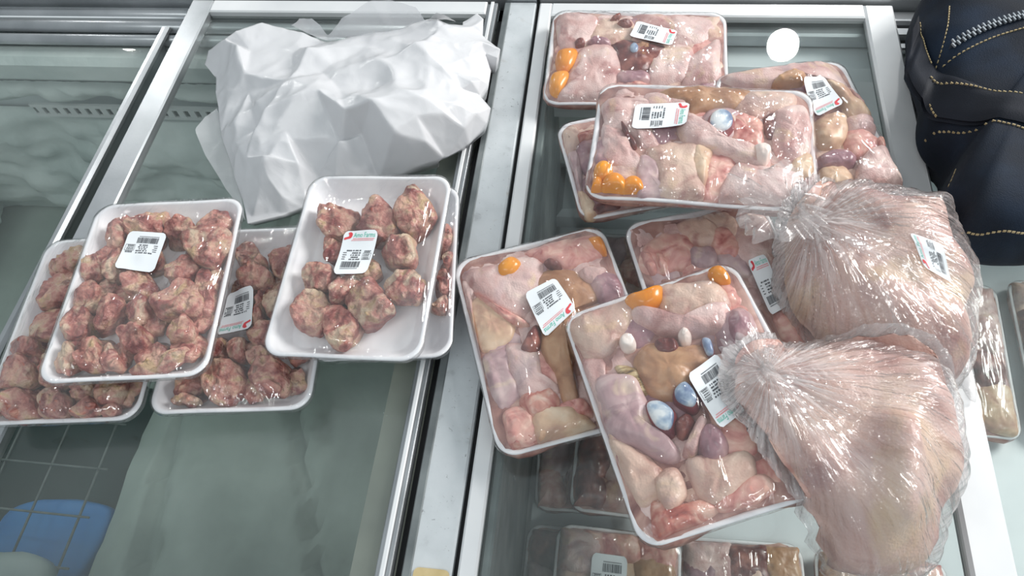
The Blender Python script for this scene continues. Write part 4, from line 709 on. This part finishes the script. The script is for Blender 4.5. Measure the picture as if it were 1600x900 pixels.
def bagged(lab, outline, zt, knot, ridges, seed, fs, tail=None, lab4=None, bodymat='carcass'):
    bv = support_bvh(); c = centroid(ccw(outline)); kx = Vector(knot)
    r = empty('bagged_chicken', (c.x, c.y, 0)); tag(r, lab, 'bagged chicken', 'whole chickens in knotted clear bags')
    def body(v):
        d = .005*noise.noise(v*26+Vector((seed, 0, 0)))+.0015*noise.noise(v*80)
        if v.z > zt*.35:
            for a, b, rad, h in ridges:
                s = seg_dist(v.xy, Vector(a), Vector(b)); d += h*math.exp(-(s/rad)**2)
        return d-.002
    V, F = shell(outline, .004, zt, 120, 44, 2.3, bv, .008, body, .004); obj('chicken_carcass', V, F, M[bodymat], r, True, True)
    cb = BVHTree.FromPolygons(V, F)
    def pleat(v):
        dk = (v.xy-kx).length; a = math.atan2(v.y-kx.y, v.x-kx.x)
        rid = 1-abs(noise.noise(Vector((math.cos(a)*14, math.sin(a)*14, seed+dk*3))))*2
        r2 = 1-abs(noise.noise(Vector((math.cos(a)*34, math.sin(a)*34, seed+dk*6))))*2
        d = (.004*rid+.0024*r2)*math.exp(-dk/.2)+.004*noise.noise(v*24+Vector((seed, 0, 0)))*.8
        pull = .014*math.exp(-(dk/.035)**2)
        if v.z > zt*.35:
            for p, q_, rad, h in ridges: d += .85*h*math.exp(-(seg_dist(v.xy, Vector(p), Vector(q_))/(rad*1.25))**2)
        return d+pull*.4
    V, F = shell(outline, .002, zt+.004, 220, 70, 2.3, bv, .005, pleat)
    ob = obj('clear_bag', V, F, M['poly'], r, True, True)
    at = ob.data.attributes.new('radial', 'FLOAT_VECTOR', 'POINT'); dat = []
    for v in V:
        a = math.atan2(v.y-kx.y, v.x-kx.x); dk = (v.xy-kx).length; dat += [math.cos(a)*6+seed, math.sin(a)*6, dk*10]
    at.data.foreach_set('vector', dat)
    fb = BVHTree.FromPolygons(V, F)
    h = fb.ray_cast(Vector((kx.x, kx.y, 1)), Vector((0, 0, -1))); kz = (h[0].z if h[0] is not None else zt*.7)
    # gathered neck and frill of the knot
    n = 210; KV, KF = [], []; outd = (kx-c).normalized()
    prof = [(.010, -.006), (.005, .002), (.0045, .006), (.010, .010), (.019, .013), (.027, .013), (.033, .009)]
    for q_, (rad, hz) in enumerate(prof):
        for j in range(n):
            a = 2*math.pi*j/n; pl = .35*math.sin(a*23+seed+3*math.sin(a*2)+2*math.sin(a*5))+1.6*noise.noise(Vector((math.cos(a)*3.5, math.sin(a)*3.5, q_*.3+seed)))
            rr = rad*fs*(1+(.3*pl)*(q_ > 2))*(1+.35*(q_ > 2)*(outd.x*math.cos(a)+outd.y*math.sin(a))); zz = hz*fs+.004*pl*(q_/6)
            KV.append((kx.x+outd.x*hz*1.6*fs+rr*math.cos(a), kx.y+outd.y*hz*1.6*fs+rr*math.sin(a), kz+zz))
    for q_ in range(len(prof)-1):
        for j in range(n): KF.append((q_*n+j, q_*n+(j+1) % n, (q_+1)*n+(j+1) % n, (q_+1)*n+j))
    obj('knot', KV, KF, M['frill'], r, True, True)
    if tail:
        tv, tf = pillow(tail, .010, .016, 40, 6, 3, .002, 60, seed, 1)
        low = bv
        tv = [(x, y, max(z, ((lambda hh: hh[0].z+.003 if hh[0] is not None else .009)(low.ray_cast(Vector((x, y, 1)), Vector((0, 0, -1))))))) for x, y, z in tv]
        obj('bag_corner', tv, tf, M['poly2'], r, True, True)
    if lab4:
        def hf(x, y):
            hh = fb.ray_cast(Vector((x+c.x, y+c.y, 1)), Vector((0, 0, -1))); return hh[0].z if hh[0] is not None else .05
        label(r, [(p[0]-c.x, p[1]-c.y) for p in lab4], hf, random.Random(3), True, .0004)
    SUPPORT.append((V, F)); return r
def off(L, x, y): return (L[0]+x, L[1]+y)
bm, bn = DATA['bagM'], DATA['bagN']; cm, cn = centroid(ccw(bm)), centroid(ccw(bn))
bagged('whole chicken in clear bag with printed label, upper of the two bags', bm, .12, DATA['knotM'][0],
       [((cm.x-.02, cm.y+.05), (cm.x+.06, cm.y-.01), .022, .014), ((cm.x-.05, cm.y-.01), (cm.x+.0, cm.y-.06), .02, .008), ((cm.x+.05, cm.y-.06), (cm.x+.06, cm.y-.08), .018, .014)], 31, 1.25, DATA['tailM'], DATA['labM'])
bagged('whole chicken in clear bag without label, frontmost and lower of the two', bn, .13, DATA['knotN'][0],
       [((cn.x+.02, cn.y-.01), (cn.x+.015, cn.y-.06), .016, .022), ((cn.x-.08, cn.y+.02), (cn.x-.03, cn.y-.05), .016, .014), ((cn.x+.05, cn.y+.04), (cn.x+.07, cn.y-.02), .022, .012)], 57, .62)

# ------------------------------------------------------------------ crumpled white carrier bag
WBV = DATA['wbag']; NO = 39
def subdivide(V, F, times):
    for _ in range(times):
        E = {}; V = list(V); F2 = []
        def mid(a, b):
            k = (min(a, b), max(a, b))
            if k not in E: E[k] = len(V); V.append((V[a]+V[b])/2)
            return E[k]
        for a, b, c in F:
            x, y, z = mid(a, b), mid(b, c), mid(c, a); F2 += [(a, x, z), (x, b, y), (z, y, c), (x, y, z)]
        F = F2
    return V, F
def relax(V, F, it, fixed=()):
    nb = [set() for _ in V]
    for f in F:
        for i in range(3): nb[f[i]].add(f[(i+1) % 3]); nb[f[(i+1) % 3]].add(f[i])
    for _ in range(it):
        V = [v if i in fixed else v.lerp(sum((V[k] for k in nb[i]), Vector())/max(1, len(nb[i])), .5 if nb[i] else 0) for i, v in enumerate(V)]
    return V
def crumple(V, F, amp, sup, seed):
    out = []
    for v in V:
        a = 1-2*abs(noise.noise(v*13+Vector((seed, 0, 0)))); b = 1-2*abs(noise.noise(v*34+Vector((0, seed, 0))))
        c = 1-2*abs(noise.noise(v*70+Vector((seed, seed, 0)))); out.append(Vector((v.x, v.y, max(v.z+amp*(a+.24*b+.05*c)-amp*.5, sup))))
    return out
root = empty('carrier_bag', (-.40, .68, 0)); tag(root, 'large crumpled white plastic carrier bag on the left glass lid', 'plastic bag')
pts = [Vector((p[0], p[1])) for p in WBV]
res = delaunay_2d_cdt(pts, [(i, (i+1) % NO) for i in range(NO)], [list(range(NO))], 1, 1e-6)
V2, _, F2, ov = res[0], res[1], res[2], res[3]
V3 = []
for i, v in enumerate(V2):
    k = ov[i][0] if ov[i] else min(range(len(pts)), key=lambda a: (pts[a]-v).length)
    V3.append(Vector((v.x, v.y, WBV[k][2])))
V3, F3 = subdivide(V3, [tuple(f) for f in F2], 4)
V3 = relax(V3, F3, 2); V3 = crumple(V3, F3, .0075, .012, 2.)
edge = {}
for f in F3:
    for i in range(3): e = (f[i], f[(i+1) % 3]); edge[(min(e), max(e))] = edge.get((min(e), max(e)), 0)+1
bnd = {i for e, n in edge.items() if n == 1 for i in e}
n0 = len(V3); cw = Vector((sum(v.x for v in V3)/n0, sum(v.y for v in V3)/n0, 0))
VB = [Vector((v.x, v.y, .001 if (-.60 < v.x < -.215 and v.y < .845) else .0105)).lerp(Vector((cw.x, cw.y, .001 if (-.60 < v.x < -.215 and v.y < .845) else .0105)), .03) for v in V3]
FB = [tuple(n0+i for i in f[::-1]) for f in F3]
orient = {}
for f in F3:
    for i in range(3): orient[(f[i], f[(i+1) % 3])] = True
SK = []
for (a, b), n in edge.items():
    if n == 1:
        if (a, b) in orient: SK.append((b, a, n0+a, n0+b))
        else: SK.append((a, b, n0+b, n0+a))
obj('bag_body', V3+VB, F3+FB+SK, M['wbag'], root, True, True)
def flap(name, P, mat, seed, th):
    pp = [Vector((p[0], p[1])) for p in P]; m = len(pp)
    zc = sum(p[2] for p in P)/m; c = centroid(P)
    allp = pp+[c]; rs = delaunay_2d_cdt(allp, [(i, (i+1) % m) for i in range(m)], [list(range(m))], 1, 1e-6)
    V = []
    for i, v in enumerate(rs[0]):
        k = rs[3][i][0] if rs[3][i] else m; V.append(Vector((v.x, v.y, P[k][2] if k < m else zc)))
    V, F = subdivide(V, [tuple(f) for f in rs[2]], 3); V = relax(V, F, 2); V = crumple(V, F, th, .0102 if name == 'bag_flap' else .012, seed)
    return obj(name, V, F, mat, root, True, True)
flap('bag_flap', DATA['wflap'], M['wfilm'], 5., .002)
flap('bag_handle', DATA['wflap2'], M['wfilm'], 9., .006)

# ------------------------------------------------------------------ navy handbag
dn = DATA['denim']; cD = centroid(ccw(dn)); hb = empty('handbag', (cD.x, cD.y, -.026)); tag(hb, 'dark navy denim handbag with tan stitching and silver zip', 'handbag')
def dd(v):
    f = noise.noise(v*9)*.010+noise.noise(v*22)*.004
    return f
hsup = BVHTree.FromPolygons(*boxes([(-.2, 1.3, .885, 1.4, -.02, .014), (.318, .356, .02, .888, -.02, .007), (.33, .352, .05, .84, -.034, -.01), (.352, 1.3, .82, .893, -.034, -.004), (1.0, 1.4, 0, 1.4, -.034, -.01)]))
V, F = shell(dn, -.0245, .115, 140, 40, 3.2, hsup, .012, dd, 0, -.0255); obj('bag_body', V, F, M['denim'], hb, True, True)
dbv = BVHTree.FromPolygons(V, F)
def dz(x, y):
    h = dbv.ray_cast(Vector((x, y, 1)), Vector((0, 0, -1))); return h[0].z if h[0] is not None else None
def open_curve(P, n):
    out = []
    for i in range(len(P)-1):
        p0, p1, p2, p3 = [Vector(P[max(0, min(len(P)-1, i+k-1))]) for k in range(4)]
        for s in range(n): t = s/n; out.append(.5*((2*p1)+(p2-p0)*t+(2*p0-5*p1+4*p2-p3)*t*t+(3*p1-p0-3*p2+p3)*t**3))
    return out+[Vector(P[-1])]
def band(name, A, B, off_, mat, parent, m=6):
    a, b = open_curve(A, 8), open_curve(B, 8); V, F = [], []; n = len(a); last = .08; Z = np.zeros((n, m+1))
    for i in range(n):
        for k in range(m+1):
            p = a[i].lerp(b[i], k/m); z = dz(p.x, p.y); z = last if z is None else max(z, .045); last = z; Z[i, k] = z
    Z0 = Z.copy()
    for _ in range(14):
        Q = np.pad(Z, 1, mode='edge'); Z = np.maximum(Z0, .25*(Q[:-2, 1:-1]+Q[2:, 1:-1]+Q[1:-1, :-2]+Q[1:-1, 2:]))
    for i in range(n):
        for k in range(m+1):
            p = a[i].lerp(b[i], k/m); V.append((p.x, p.y, Z[i, k]+off_*(1 if 0 < k < m else .3)))
    for i in range(n-1):
        for k in range(m): q_ = i*(m+1)+k; F.append((q_, q_+1, q_+m+2, q_+m+1))
    nn = len(V); V += [(x, y, z-.006) for x, y, z in V]; F += [tuple(nn+i for i in f[::-1]) for f in F]
    return obj(name, V, F, mat, parent, True, True)
BODY = (list(V), list(F))
st = band('strap', DATA['strap_t'], DATA['strap_b'], .006, M['strap'], hb)
tp = band('zipper_tape', DATA['zip2'], DATA['zip'], .002, M['tape'], hb, 3)
BW = [BODY]
for o_ in (st, tp): BW.append(([v.co+hb.location for v in o_.data.vertices], [tuple(p.vertices) for p in o_.data.polygons]))
dbv = BVHTree.FromPolygons(*merge(BW))
def along(P, step, ln, wd, off_, name, mat, parent, cross=False, hgt=.0012):
    c = open_curve(P, 60); L = []; acc = 0; V, F = [], []; side = 1
    for i in range(len(c)-1):
        acc += (c[i+1]-c[i]).length
        if acc >= step:
            acc = 0; t = (c[i+1]-c[i]).normalized(); u = Vector((-t.y, t.x)); z = dz(c[i].x, c[i].y)
            if z is None: continue
            z += off_; k = len(V); side = -side; ctr = c[i]+u*(wd*.5*side if cross else 0)
            for zz in (z-hgt, z+hgt):
                for s, q_ in ((-1, -1), (1, -1), (1, 1), (-1, 1)):
                    p = ctr+t*ln*.5*s+u*wd*.5*q_*(1.3 if cross else 1); V.append((p.x, p.y, zz))
            F += [(k+4, k+5, k+6, k+7), (k+3, k+2, k+1, k)]+[(k+i_, k+(i_+1) % 4, k+4+(i_+1) % 4, k+4+i_) for i_ in range(4)]
    return obj(name, V, F, mat, parent, False, True)
zm_ = [[(a[0]+b[0])/2, (a[1]+b[1])/2] for a, b in zip(DATA['zip'], DATA['zip2'])]
tag(along(zm_, .0024, .0017, .0045, .0008, 'zipper_teeth', M['zip'], tp, True), kind='stuff')
for k, par, o_ in (('st1', hb, .0003), ('st2', hb, .0003), ('st3', st, .0003), ('st4', st, .0003), ('st5', st, .0003), ('st6', hb, .0003), ('st7', hb, .0003)):
    tag(along(DATA[k], .0042, .003, .0009, o_, 'stitching', M['thread'], par), kind='stuff')
